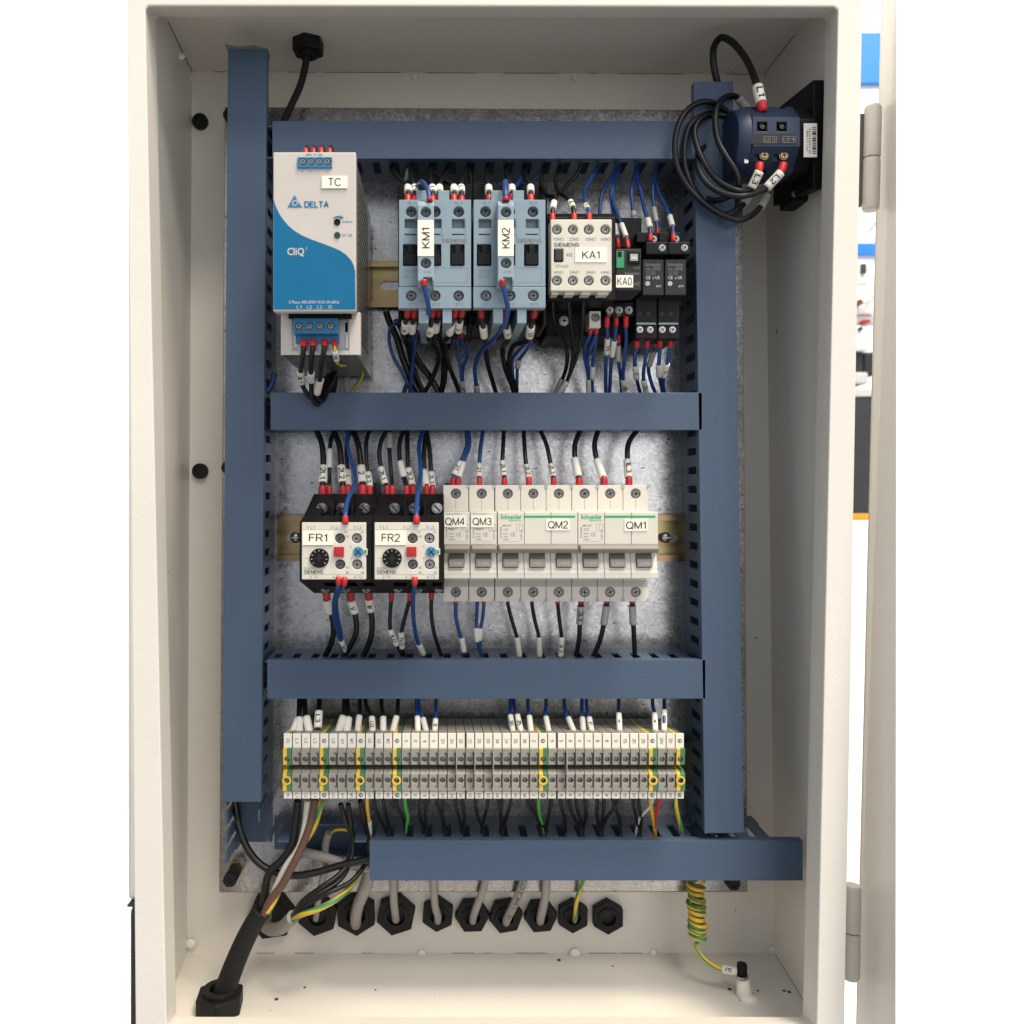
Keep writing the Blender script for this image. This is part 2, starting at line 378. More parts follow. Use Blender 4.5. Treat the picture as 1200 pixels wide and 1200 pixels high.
def text_geo(s, bold=False):
    k = (s, bold)
    if k not in TXT and all(ch in GLY for ch in s) and len(s):
        vs, fs = stroke_geo(s, .235 if s in ('SIEMENS', 'DELTA') else .185 if bold else .125)
        xs = [v[0] for v in vs]; ys = [v[1] for v in vs]; cx, cy = (min(xs) + max(xs)) / 2, .5
        TXT[k] = ([(a - cx, b - cy) for a, b in vs], fs, max(xs) - min(xs), 1.08)
    if k not in TXT:
        cu = bpy.data.curves.new('text', 'FONT'); cu.body = s; cu.align_x = 'CENTER'; cu.align_y = 'CENTER'; cu.resolution_u = 2
        cu.size = 1; cu.offset = .02 if bold else 0.004
        ob = bpy.data.objects.new('text', cu); col.objects.link(ob)
        bpy.context.view_layer.update(); dg = bpy.context.evaluated_depsgraph_get()
        me = bpy.data.meshes.new_from_object(ob.evaluated_get(dg), depsgraph=dg)
        vs = [(v.co.x, v.co.y) for v in me.vertices]; fs = [tuple(p.vertices) for p in me.polygons]
        bpy.data.objects.remove(ob, do_unlink=True); bpy.data.curves.remove(cu); bpy.data.meshes.remove(me)
        xs = [v[0] for v in vs] or [0]; ys = [v[1] for v in vs] or [0]
        cx, cy = (min(xs) + max(xs)) / 2, (min(ys) + max(ys)) / 2
        TXT[k] = ([(a - cx, b - cy) for a, b in vs], fs, max(xs) - min(xs), max(ys) - min(ys))
    return TXT[k]
def text_mb(s, c, u, v, w, h, bold=False, mb=None):
    # lettering laid on a surface: centre c (mm), reading direction u, up direction v, fitted to width w and height h
    vs, fs, tw, th = text_geo(s, bold); mb = mb or MB()
    tw = max(tw, 1e-3); th = max(th, 1e-3)
    if w is None: k = h / th; kx = k
    elif h is None: kx = w / tw; k = kx
    else: kx, k = w / tw, h / th
    c, u, v = Vector(c), Vector(u).normalized(), Vector(v).normalized()
    mb.add([c + u * (a * kx) + v * (b * k) for a, b in vs], fs)
    return mb
def ptext(s, px, py, D, wpx, hpx, m, parent, rot=0, bold=False, name='lettering'):
    # printed text on a face that looks at the lens plane, px units at distance D
    a = R(rot); u = (math.cos(a), 0, math.sin(a)); v = (-math.sin(a), 0, math.cos(a))
    k = D / 1000
    return part(name, text_mb(s, P(px, py, D), u, v, None if wpx is None else wpx * k, None if hpx is None else hpx * k, bold), m, parent)
def label_strip(txt, px0, py0, px1, py1, D, parent, wpx=None, hpx=None, rot=0):
    mb = MB().pbox(px0, py0, px1, py1, D - .5, D)
    o = part('label_strip', mb, 'labelpaper', parent)
    ptext(txt, (px0 + px1) / 2, (py0 + py1) / 2, D - .62, wpx, hpx, 'ink', o, rot)
    return o
# screw heads: one mesh per kind, shared
def screw_mesh(kind, r, m):
    mb = MB()
    mb.cyl((0, 0, 0), 'y', r * .86, -.9, 16, 0, r2=r * .72); mb.cyl((0, 0, 0), 'y', r, 1.2, 16, 0)
    if kind == 'slot': mb.box(-r * .8, r * .8, -.96, -.5, -r * .16, r * .16, 1)
    else:
        mb.box(-r * .55, r * .55, -.96, -.5, -r * .15, r * .15, 1); mb.box(-r * .15, r * .15, -.97, -.5, -r * .55, r * .55, 1)
    return mb.mesh('screw', [m, 'well'])
SCREW = {}
def screw(px, py, D, r, parent, kind='cross', m='screw', rot=None, name='screw', tilt=0):
    k = (kind, round(r, 2), m)
    if k not in SCREW: SCREW[k] = screw_mesh(kind, r, m)
    o = link(name, SCREW[k], parent); og = org_of(parent); p = P(px, py, D)
    o.location = ((p.x - og[0]) * S, (p.y - og[1]) * S, (p.z - og[2]) * S)
    o.rotation_euler = (R(tilt), R(random.uniform(0, 90) if rot is None else rot), 0)
    return o
def well(mb, px, py, D, rpx, depth): mb.cyl((X(px, D), Y(D) - 2, Z(py, D)), 'y', rpx * D / 1000, depth + 2, 18)
def spline(pts, step=1.6):
    P_ = [Vector(p) for p in pts]
    if len(P_) == 2: P_ = [P_[0], (P_[0] + P_[1]) / 2, P_[1]]
    out = []
    ext = [P_[0] * 2 - P_[1]] + P_ + [P_[-1] * 2 - P_[-2]]
    for i in range(1, len(ext) - 2):
        p0, p1, p2, p3 = ext[i - 1:i + 3]; L = (p2 - p1).length; n = max(2, int(L / step))
        d1, d2, d3 = [max(1e-4, (b - a).length) ** .5 for a, b in ((p0, p1), (p1, p2), (p2, p3))]
        for k in range(n):
            t = d2 * k / n; t0, t1, t2, t3 = -d1, 0, d2, d2 + d3
            A1 = p0 * ((t1 - t) / (t1 - t0)) + p1 * ((t - t0) / (t1 - t0)); A2 = p1 * ((t2 - t) / (t2 - t1)) + p2 * ((t - t1) / (t2 - t1)); A3 = p2 * ((t3 - t) / (t3 - t2)) + p3 * ((t - t2) / (t3 - t2))
            B1 = A1 * ((t2 - t) / (t2 - t0)) + A2 * ((t - t0) / (t2 - t0)); B2 = A2 * ((t3 - t) / (t3 - t1)) + A3 * ((t - t1) / (t3 - t1))
            out.append(B1 * ((t2 - t) / (t2 - t1)) + B2 * ((t - t1) / (t2 - t1)))
    out.append(P_[-1]); return out

# ------------------------------------------------------------------ the hall: floor, far wall and the few things seen past the cabinet
structure('floor', MB().box(-9000, 9000, 700, 9000, -1260, -1200), 'floor_white')
structure('unseen_front_floor', MB().box(-9000, 9000, -9000, 696, -1260, -1196), 'floor_dim')  # unseen front floor, made darker to cut light bouncing into the cabinet
structure('wall', MB().box(-6000, 7000, 2560, 2620, -1200, 3400), 'bg_white')
t = thing('sign_board', 'flat blue and white sign board on the far white wall', 'sign', P(1010, 160, 3200))
part('blue_field', MB().pbox(975, 38, 1036, 97, 3190, 3209), 'bg_blue', t)
part('blue_stripe', MB().pbox(975, 285, 1036, 298, 3190, 3209), 'bg_blue', t)
part('blue_stroke', MB().hexa([P(1018, 270, 3200), P(1026, 259, 3200), P(1027, 260, 3200), P(1019, 271, 3200)], [P(1018, 270, 3208), P(1026, 259, 3208), P(1027, 260, 3208), P(1019, 271, 3208)]), 'bg_blue', t)
t = thing('display_machine', 'white machine head with grey and red details seen past the hinges', 'machine', P(1005, 470, 2500))
part('body', MB().pbox(970, 338, 1028, 368, 2480, 2700).hexa([P(970, 330, 2500), P(1020, 330, 2500), P(1028, 338, 2500), P(970, 338, 2500)], [P(970, 330, 2690), P(1020, 330, 2690), P(1028, 338, 2690), P(970, 338, 2690)]), 'bg_white', t, 10)
part('control_box', MB().pbox(970, 381, 1023, 410, 2470, 2690), 'bg_white', t, 8)
part('screen', MB().pbox(1010, 309, 1015.5, 320, 2476, 2486), 'bg_dark', t)
part('screen_post', MB().pbox(1004, 305, 1021, 331, 2487, 2500), 'bg_white', t, 4)
part('hose', MB().tube(spline([P(1000, 352, 2465), P(1010, 354, 2462), P(1018, 351, 2462), P(1026, 340, 2465), P(1030, 328, 2470)]), 7, 10), 'sleeve', t)
part('coupling', MB().cyl(P(1008, 354, 2455), 'y', 9, 30, 14), 'wire_n', t)
part('status_lamp', MB().pbox(1012, 374, 1021, 378, 2462, 2490), 'red_btn', t, 3)
part('tray', MB().pbox(998, 369, 1028, 381, 2490, 2680), 'bg_grey', t, 8)
part('knob', MB().cyl(P(1009, 385, 2460), 'y', 6, 14, 14), 'bg_dark', t)
part('drive_unit', MB().pbox(970, 410, 1012, 440, 2500, 2700), 'bg_dark', t, 6)
part('motor', MB().pbox(1012, 412, 1030, 440, 2510, 2690), 'midgrey', t, 8)
part('bracket', MB().pbox(970, 436, 1018, 450, 2490, 2680).hexa([P(970, 450, 2480), P(1022, 455, 2480), P(1022, 470, 2480), P(970, 462, 2480)], [P(970, 450, 2660), P(1022, 455, 2660), P(1022, 470, 2660), P(970, 462, 2660)]), 'bg_grey', t, 6)
t = thing('waste_bin', 'tall dark bin with an orange foot behind the hinged side', 'bin', P(1005, 608, 2500))
part('body', MB().hexa([P(985, 462, 2480), P(1034, 462, 2480), P(1031, 604, 2480), P(985, 604, 2480)], [P(985, 462, 2640), P(1034, 462, 2640), P(1031, 604, 2640), P(985, 604, 2640)]), 'bg_dark', t, 6)
part('foot', MB().pbox(1000, 602, 1024, 609, 2470, 2640), 'bg_orange', t, 4)
single('plinth', MB().box(X(960, 2450), X(1036, 2450), Y(2450), Y(2700), -1200, Z(610, 2460)), 'bg_white', 'plain white plinth carrying the dark bin and the machine', 'plinth', P(1000, 900, 2450), bevel=6)
t = thing('equipment_case', 'black equipment case standing low behind the cabinet', 'case', (X(150, 900), Y(900), -1200))
part('body', MB().box(X(149, 900), X(320, 900), Y(900), Y(1200), -1200, Z(1062, 900)), 'bg_dark', t, 10)
part('lid', MB().box(X(149, 898), X(320, 900), Y(896), Y(1200), Z(1062, 900) + .5, Z(1058, 900)), 'darkgrey', t, 2)

single('machine_housing', MB().box(X(149, 905), X(320, 905), Y(905), Y(1190), Z(1055, 905), Z(-140, 905)), 'hinge', 'pale machine housing standing on the black case behind the cabinet', 'machine', (X(149, 905), Y(905), Z(1055, 905)), bevel=4)
# ------------------------------------------------------------------ cabinet
cab = thing('electrical_cabinet', 'open cream steel electrical cabinet holding the wired mounting plate', 'cabinet', P(515, 1200, 650))
BQ = [(225, 84), (896, 87), (908, 1117), (219, 1117)]; FQ = [(178, -13), (973, -13), (973, 1224), (178, 1224)]
bq = [P(x, y, 680) for x, y in BQ]; fq = [P(x, y, 567) for x, y in FQ]
dY = Vector((0, 3, 0))
part('back_panel', MB().hexa(bq, [p + dY for p in bq]), 'paint', cab)
def wallpanel(name, i, j, off):
    a = [bq[i], bq[j], fq[j], fq[i]]; o = Vector(off)
    return part(name, MB().hexa(a, [p + o for p in a]), 'paint', cab)
wallpanel('top_panel', 0, 1, (0, 0, 2.5)); wallpanel('right_panel', 1, 2, (2.5, 0, 0)); wallpanel('bottom_panel', 2, 3, (0, 0, -2.5)); wallpanel('left_panel', 3, 0, (-2.5, 0, 0))
def oct_(q, c):
    # quad TL,TR,BR,BL with cut corners
    (a, b, d, e) = q; out = []
    for p, prev, nxt in ((a, e, b), (b, a, d), (d, b, e), (e, d, a)):
        p, pv, nx = Vector(p), Vector(prev), Vector(nxt)
        out += [p + (pv - p).normalized() * c, p + (nx - p).normalized() * c * .7]
    return [(v.x, v.y) for v in out]
OF = oct_([(148, -46), (1012, -46), (989, 1257), (159, 1257)], 4)
IF = oct_([(170, 7), (982, 8), (957, 1207), (195, 1207)], 5)
IB = oct_([(183, 20), (967, 22), (940, 1191), (207, 1191)], 4)
rings = [[P(x, y, 545) for x, y in OF], [P(x, y, 545) for x, y in IF], [P(x, y, 568) for x, y in IB], [P(x, y, 545) + Vector((0, 23.2, 0)) for x, y in OF]]
fl = MB(); vs = [p for r in rings for p in r]; fs = []
for k in range(4):
    for i in range(8):
        j = (i + 1) % 8; fs.append((k * 8 + i, k * 8 + j, ((k + 1) % 4) * 8 + j, ((k + 1) % 4) * 8 + i))
fl.add(vs, fs)
part('front_flange', fl, 'paint', cab, 3.2, 4)
# weld beads in the corners and along the seams
for px, py, D, r in ((212, 66, 640, 3.2), (222, 92, 676, 2.6), (486, 90, 679, 2.6), (674, 91, 679, 2.6), (321, 89, 679, 2.4), (494, 1117, 679, 3.4), (674, 1117, 678, 4.4), (766, 1116, 679, 3.0), (907, 1114, 679, 4), (223, 1106, 677, 4.5), (948, 42, 610, 3)):
    p = P(px, py, D)
    part('weld_bead', MB().ball(p, r, 9, 6, (1.1, .45, .9)), 'weld', cab)
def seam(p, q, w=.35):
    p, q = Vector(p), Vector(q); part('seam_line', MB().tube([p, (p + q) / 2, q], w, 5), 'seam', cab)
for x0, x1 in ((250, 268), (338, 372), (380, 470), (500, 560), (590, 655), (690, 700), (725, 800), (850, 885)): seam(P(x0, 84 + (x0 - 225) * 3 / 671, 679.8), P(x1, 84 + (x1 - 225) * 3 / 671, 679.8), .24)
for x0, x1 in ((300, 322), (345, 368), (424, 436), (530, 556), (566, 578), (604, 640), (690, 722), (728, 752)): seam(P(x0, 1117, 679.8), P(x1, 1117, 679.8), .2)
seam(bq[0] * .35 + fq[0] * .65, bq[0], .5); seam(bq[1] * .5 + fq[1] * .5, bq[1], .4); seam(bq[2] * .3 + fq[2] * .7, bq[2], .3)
for px, py, r in ((855, 1159, 1.3), (868, 1172, 1.2), (919, 1161, 1.1), (925, 1162.5, 1.3), (888, 1161, .9), (357, 1157, .9), (324, 1171, 1.5), (317, 1184, 1.2), (655, 1125, 1.3), (718, 1132, .7), (472, 1186, .9), (440, 1160, .7), (560, 1175, .6)):
    D = 368.3 * 1000 / (py - 575); c = P(px, py, D)
    part('paint_chip', MB().ball((c.x, c.y, c.z), r, 8, 4, (1.2, 1.5, .12)), 'chip', cab)
for px, py in ((233, 140), (233, 552)):
    c = P(px, py, 674); o = part('hole_plug', MB().cyl((c.x, Y(677.5), c.z), 'y', 5.6, 2, 20).ring((c.x, Y(676.2), c.z), 'y', 4.4, 6.2, 3.5, 24), 'blackrub', cab)
# door, seen edge-on, wrapped back past the side, with its two hinges
def at_line(y, x0, x1): return x0 + (x1 - x0) * y / 1200.
dp = []
ang = Vector((X(1040, 560), 560, 0)).normalized()
for D0 in (558,):
    a = [P(1034, -30, D0 + 22), P(1051, -30, D0 - 14), P(1050, 1230, D0 - 50), P(1003, 1230, D0 + 22)]
    back = [Vector((p.x, p.y, p.z)) + ang * 340 + Vector((-3, 0, 0)) for p in a]
    door = part('door', MB().hexa(a, back), 'paint', cab, 1.6, 3)
    b = [P(1033.5, -30, D0 + 22), P(1038.5, -30, D0 + 14), P(1010, 1230, D0 + 14), P(1002.5, 1230, D0 + 22)]
    part('rim', MB().hexa([p + Vector((0, -1.2, 0)) for p in b], [p + Vector((0, 1, 0)) for p in b]), 'paint', door, .8)
for (xa, ya, xb, yb) in ((1023, 124, 1020, 247), (999, 1037, 997, 1147)):
    p, q = P(xa, ya, 566), P(xb, yb, 566); m_ = (p + q) / 2; hm = MB()
    g = (q - p).normalized() * .35
    h = part('hinge', MB().tube([p, p + (m_ - p) * .06, m_ - (m_ - p) * .04 - g, m_ - g], [4.6, 5.5, 5.5, 5.2], 18), 'hinge', cab)
    part('knuckle', MB().tube([m_ + g, m_ + (q - m_) * .04 + g, q - (q - m_) * .06, q], [5.2, 5.5, 5.5, 4.6], 18), 'hinge', h)
    part('pin', MB().cyl((m_.x, m_.y, q.z + 2), 'z', 3.2, p.z - q.z - 4, 12), 'screwdark', h)
    part('leaf_plate', MB().box(m_.x - 9, m_.x - 3.5, m_.y + .5, m_.y + 9, q.z + 5, p.z - 5), 'seam', h)

# ------------------------------------------------------------------ mounting plate
plate = thing('mounting_plate', 'galvanised steel mounting plate fixed to the back of the cabinet', 'mounting plate', P(515, 1045, 650))
pq = [P(264, 126, 650), P(869, 130, 650), P(875, 1044, 650), P(258, 1045, 650)]
part('sheet', MB().hexa(pq, [p + Vector((0, 2, 0)) for p in pq]), 'galvanised', plate)
pe = [P(263, 124.5, 651), P(870, 128.5, 651), P(876.5, 1046, 651), P(256.5, 1046.5, 651)]
part('edge', MB().hexa([p + Vector((0, 1.2, 0)) for p in pe], [p + Vector((0, 3.2, 0)) for p in pe]), 'galv_edge', plate)
for px, py in ((269, 1032), (860, 1036), (267, 548), (269, 134)):
    c = P(px, py, 628)
    o = part('corner_bolt', MB().cyl(c, 'y', 5, 16, 18).ring((c.x, c.y - 1.2, c.z), 'y', 2.2, 5, 1.4, 18, n_out=6), 'blackrub', plate, .5)
    part('nut', MB().cyl((c.x, Y(646), c.z), 'y', 6, 3.8, 6), 'screwbrass', o)

# ------------------------------------------------------------------ slotted wiring ducts
FING = {}
def finger_mesh(w):
    k = round(w, 2)
    if k not in FING:
        FING[k] = MB().prism([(Y(634.5), 0), (Y(634.5), 1.4), (Y(609), 1.4), (Y(607.5), 2.1), (Y(605), 1.7), (Y(603.6), 1.2), (Y(603.6), 0)], 'x', 0, k).mesh('finger', 'duct')
    return FING[k]
PITCH, SLOT = 13.7, 5.4
def duct(label, loc, phi, L, W, cover, w0, w1, base, phase=0., skip0=(), skip1=()):
    # local x runs along the duct, local z across it (0 .. W), the lid is at D = 600
    t = thing('wiring_duct', label, 'wiring duct', (loc[0], 0, loc[1]), 'blue slotted wiring ducts')
    ORG[t.name]['org'] = (0, 0, 0); t.rotation_euler = (0, phi, 0)
    part('tray_base', MB().box(base[0], base[1], Y(648.4), Y(649.6), .2, W - .2), 'duct', t)
    for k, wr in ((0, w0), (1, w1)):
        if not wr: continue
        z0, z1 = (.05, 1.45) if k == 0 else (W - 1.45, W - .05)
        part('side_wall', MB().box(wr[0], wr[1], Y(634), Y(649.9), z0, z1), 'duct', t)
        x = wr[0] + phase % PITCH - PITCH; fw = PITCH - SLOT
        while x < wr[1]:
            a, b = max(x, wr[0]), min(x + fw, wr[1])
            sk = skip0 if k == 0 else skip1
            if b - a > 1.5 and not any(s0 <= (a + b) / 2 <= s1 for s0, s1 in sk):
                f = link('finger', finger_mesh(b - a), t); f.location = (a * S, 0, (z0 if k == 0 else z1) * S)
                if k == 1: f.scale = (1, 1, -1)
            x += PITCH
    if cover:
        c = MB().box(cover[0], cover[1], Y(600), Y(601.5), -1.5, W + 1.5)
        c.box(cover[0] + .05, cover[1] - .05, Y(601.5), Y(607), -1.5, -.35).box(cover[0] + .05, cover[1] - .05, Y(601.5), Y(607), W + .35, W + 1.5)
        part('lid', c, 'duct', t, .35)
    return t
k6 = .6
Lv = lambda y0, y1: (y1 - y0) * k6
# upright ducts: local x = up from the lower right corner of the lid
dl = duct('tall blue wiring duct standing along the hinge-free side, reaching the cabinet roof', (X(306, 600) - 1.5, Z(940, 600)), -R(90 - .45), 530, 24.5, (0, Lv(57, 940)), (-18, 485), (-48, 485), (-48, 485), 3)
c_ = part('cut_end', MB().prism([(528.5, 26.5), (535, 29.5), (533, 20), (534, 8), (531.5, -1.5), (528.5, -1.5)], 'y', Y(603), Y(612)), 'psu_metal', dl, .6)
dr = duct('tall blue wiring duct standing under the rotary switch', (X(872, 600) - 1.5, Z(976, 600)), -R(90 + .84), 530, 24.8, (0, Lv(95, 976)), (-6, 482), (-8, 482), (-8, 482), 6)
def hduct(label, px0, px1, py0, py1, base, w0, w1, **kw):
    x0 = X(px0, 600); W = (py1 - py0) * k6 - 3
    return duct(label, (x0, Z(py1, 600) + 1.5), 0, 1, W, (0, X(px1, 600) - x0), (w0[0] - x0, w0[1] - x0) if w0 else None, (w1[0] - x0, w1[1] - x0) if w1 else None, (base[0] - x0, base[1] - x0), **kw)
h1 = hduct('topmost level blue wiring duct above the power supply and contactors', 319, 816, 141.5, 186, (X(325, 650), X(805, 650)), (X(325, 650), X(805, 650)), (X(325, 650), X(805, 650)), phase=X(446, 620) - X(325, 650))
h2 = hduct('level blue wiring duct between the contactor row and the breaker row', 317, 823, 460, 504, (X(325, 650), X(808, 650)), (X(325, 650), X(808, 650)), (X(325, 650), X(808, 650)), phase=4)
h3 = hduct('level blue wiring duct between the breaker row and the terminal row', 313, 827, 773, 819, (X(325, 650), X(812, 650)), (X(325, 650), X(812, 650)), (X(325, 650), X(812, 650)), phase=X(369, 618) - X(325, 650) + SLOT * .5)
h5 = hduct('lowest level blue wiring duct with its lid pushed sideways past the end', 433, 941, 985, 1032, (X(322, 650), X(838, 650)), (X(336, 650), X(838, 650)), (X(326, 650), X(880, 650)), phase=X(458, 620) - X(326, 650) + SLOT * .5,
           skip0=((-70, 0),), skip1=((X(352, 620) - X(433, 600), X(404, 620) - X(433, 600)),))
for i, x in enumerate((333, 421)):
    part('clip', MB().pbox(x - 11, 978, x + 11, 995, 603, 612).pbox(x - 12, 985, x + 12, 996, 601.4, 603.5), 'ductedge', h5, .5)

# ------------------------------------------------------------------ DIN rails
def rail(label, px0, px1, pyc, slots, screws, D=650):
    zc = Z(pyc, 646); x0, x1 = X(px0, 645), X(px1, 645); t = thing('mounting_rail', label, 'rail', (x0, 0, zc), 'zinc plated mounting rails')
    m = MB()
    m.prism([(Y(642.2), 17.5), (Y(642.2), 13), (Y(648.2), 13), (Y(648.2), -13), (Y(642.2), -13), (Y(642.2), -17.5), (Y(643.3), -17.5), (Y(643.3), -14.1), (Y(649.5), -14.1), (Y(649.5), 14.1), (Y(643.3), 14.1), (Y(643.3), 17.5)], 'x', x0, x1)
    m.v = [(a, b, c + zc) for a, b, c in m.v]
    o = part('rail_body', m, 'zinc', t)
    cm = MB()
    for s0, s1 in slots:
        a, b = X(s0, 648), X(s1, 648); r = 3.4; pr = []
        for i in range(9): an = R(90 + 180 * i / 8); pr.append((a + r + r * math.cos(an), zc + r * math.sin(an)))
        for i in range(9): an = R(-90 + 180 * i / 8); pr.append((b - r + r * math.cos(an), zc + r * math.sin(an)))
        cm.prism(pr, 'y', Y(640), Y(652))
    if slots: cut(o, cm)
    for sx in screws:
        c = (X(sx, 646), Y(645), zc)
        part('screw', MB().ball((c[0], c[1] + 2, c[2]), 4.3, 14, 8, (1, .8, 1)).box(c[0] - 3, c[0] + 3, c[1] - 1.6, c[1], c[2] - .4, c[2] + .4), 'screw', t)
    return t
rail('zinc rail carrying the contactors and the power supply', 330, 806, 334, [(445, 474)], [])
rail('zinc rail carrying the overload relays and the breakers', 324, 804, 630, [(336, 356), (770, 794)], [346, 780])
rail('zinc rail carrying the row of terminal blocks', 329, 808, 895, [], [])

# ------------------------------------------------------------------ power supply
psu = thing('power_supply', 'cream and blue power supply tagged TC at the end of the contactor row', 'power supply', P(375, 416, 560))
xl, xr = X(320, 518), X(417, 518); zt, zs, zb = Z(178, 518), Z(365, 518), Z(416, 540)
part('face', MB().box(xl, xr, Y(518), Y(525), zs, zt), 'psu_white', psu, .8)
b = part('casing', MB().prism([(Y(525.2), zt - .6), (Y(640), zt - .6), (Y(640), zb), (Y(541), zb), (Y(541), zs + 4), (Y(525.2), zs + .5)], 'x', xl + .8, xr - .8), 'psu_metal', psu, .5)
vent = MB()
for i in range(22):
    for j in range(9): vent.cyl((xr - .9, Y(548 + j * 8), zt - 10 - i * 4.6), 'x', 1.5, .25, 6)
vo = part('vent_holes', vent, 'well', psu); vo['kind'] = 'stuff'
# lower connector bay
bay = part('bay_frame', MB().pbox(329, 366, 342.5, 416, 540, 546).pbox(409, 366, 422.5, 416, 540, 546).pbox(342.5, 411, 409, 416, 540, 546), 'psu_white', psu, .4)
part('bay_hood', MB().pbox(338, 367, 412, 373, 537, 548), 'black', psu)
part('bay_floor', MB().pbox(342, 372, 410, 412, 552, 556), 'psu_metal', psu)
for x in (346, 406): part('latch', MB().pbox(x - 2.5, 377, x + 2.5, 390, 541, 550).pbox(x - 2, 393, x + 2, 409, 540, 550), 'screw', psu, .5)
cn = part('connector', MB().prism([(Y(533), Z(373, 533)), (Y(552), Z(373, 533)), (Y(552), Z(403, 540)), (Y(540), Z(403, 540)), (Y(540), Z(393, 540)), (Y(533), Z(391, 533))], 'x', X(344, 533), X(396, 533)), 'term_blue', psu, .4)
cm = MB()
for x in (350, 362.5, 375, 387.5): well(cm, x, 382, 533, 4.6, 6)
cut(cn, cm)
for x in (350, 362.5, 375, 387.5): screw(x, 382, 536.5, 2.0, psu)
ct = part('connector', MB().pbox(348.5, 184, 389, 196.5, 516.6, 518.5), 'term_blue', psu, .3)
cm = MB()
for x in (355, 364.2, 374, 383.5): well(cm, x, 189.5, 516.6, 4.2, 1.4)
cut(ct, cm)
for x in (355, 364.2, 374, 383.5): screw(x, 189.5, 517.4, 1.75, psu)
# printing on the face
F = 517.85
sw = [(320.8, 234), (323, 241), (327, 250), (332, 257.5), (338, 264.5), (345, 270.5), (354, 276), (365, 280.8), (378, 285.5), (390, 290), (399, 294), (406, 299), (411.5, 305), (414.5, 311), (416.2, 318), (416.6, 362.5), (320.8, 362.5)]
part('blue_print', MB().prism([(X(a, F), Z(b_, F)) for a, b_ in sw][::-1], 'y', Y(F - .25), Y(518.02)), 'psu_blue', psu)
tr = MB().prism([(X(337, F), Z(243, F)), (X(345.2, F), Z(228.5, F)), (X(354, F), Z(243, F))], 'y', Y(F - .1), Y(518.02))
lg = part('logo', tr, 'inkblue', psu)
part('ring_mark', MB().ring((X(345.8, F), Y(F - .28), Z(238.2, F)), 'y', 1.15, 1.75, .15, 18).tube([P(347.5, 234, F - .3), P(349.5, 238, F - .3), P(346, 242.3, F - .3)], .25, 5), 'psu_white', lg)
ptext('DELTA', 371, 239.5, F - .1, 29, 6.8, 'inkblue', psu, bold=True)
ptext('24V ⎓ 5A', 368, 181.2, F, 20, 3, 'inkblue', psu)
ptext('CliQ', 346.5, 295.5, F - .35, 20, 10.5, 'psu_white', psu, bold=True)
ptext('2', 359, 291, F - .35, 2, 3, 'psu_white', psu)
ptext('3 Phase 400-500V~0.5A 50-60Hz', 368, 354, F - .35, 59, 3.6, 'psu_white', psu)
for s_, x in (('L1', 350.5), ('L2', 362.5), ('L3', 374.5)): ptext(s_, x, 360, F - .35, 5.5, 4, 'psu_white', psu)
part('earth_mark', MB().ring((X(387, F), Y(F - .4), Z(360, F)), 'y', .75, 1.05, .15, 14), 'psu_white', psu)
ptext('Adjust', 407, 260, F, 12, 3.4, 'inkblue', psu); ptext('DC OK', 407, 275.7, F, 12, 3, 'inkblue', psu)
for s_, x in (('+', 354), ('+', 364), ('−', 373.5), ('−', 383)): ptext(s_, x, 201, F, 2.2, None if s_ != '+' else 2.2, 'inkblue', psu)
part('adjuster', MB().ring((X(395.2, F), Y(F - .5), Z(260.3, F)), 'y', 1.3, 2.0, .8, 18).cyl((X(395.2, F), Y(F - .2), Z(260.3, F)), 'y', 1.6, .6, 16), 'black', psu)
part('arrow_print', MB().tube([P(390.5, 256.5, F - .05), P(392.5, 254.4, F - .05), P(395.5, 253.6, F - .05), P(398.5, 254.5, F - .05)], [.18, .25, .4, .55], 5).prism([(X(399, F), Z(252, F)), (X(402.6, F), Z(255, F)), (X(398.6, F), Z(257.6, F))], 'y', Y(F - .1), Y(518.02)), 'inkblue', psu)
part('status_lamp', MB().cyl((X(395.3, F), Y(F - .5), Z(275.7, F)), 'y', 1.9, .8, 18, r2=2), 'greenlamp', psu)
label_strip('TC', 377, 206, 407.3, 220.5, 517.6, psu, 14.5, 9)

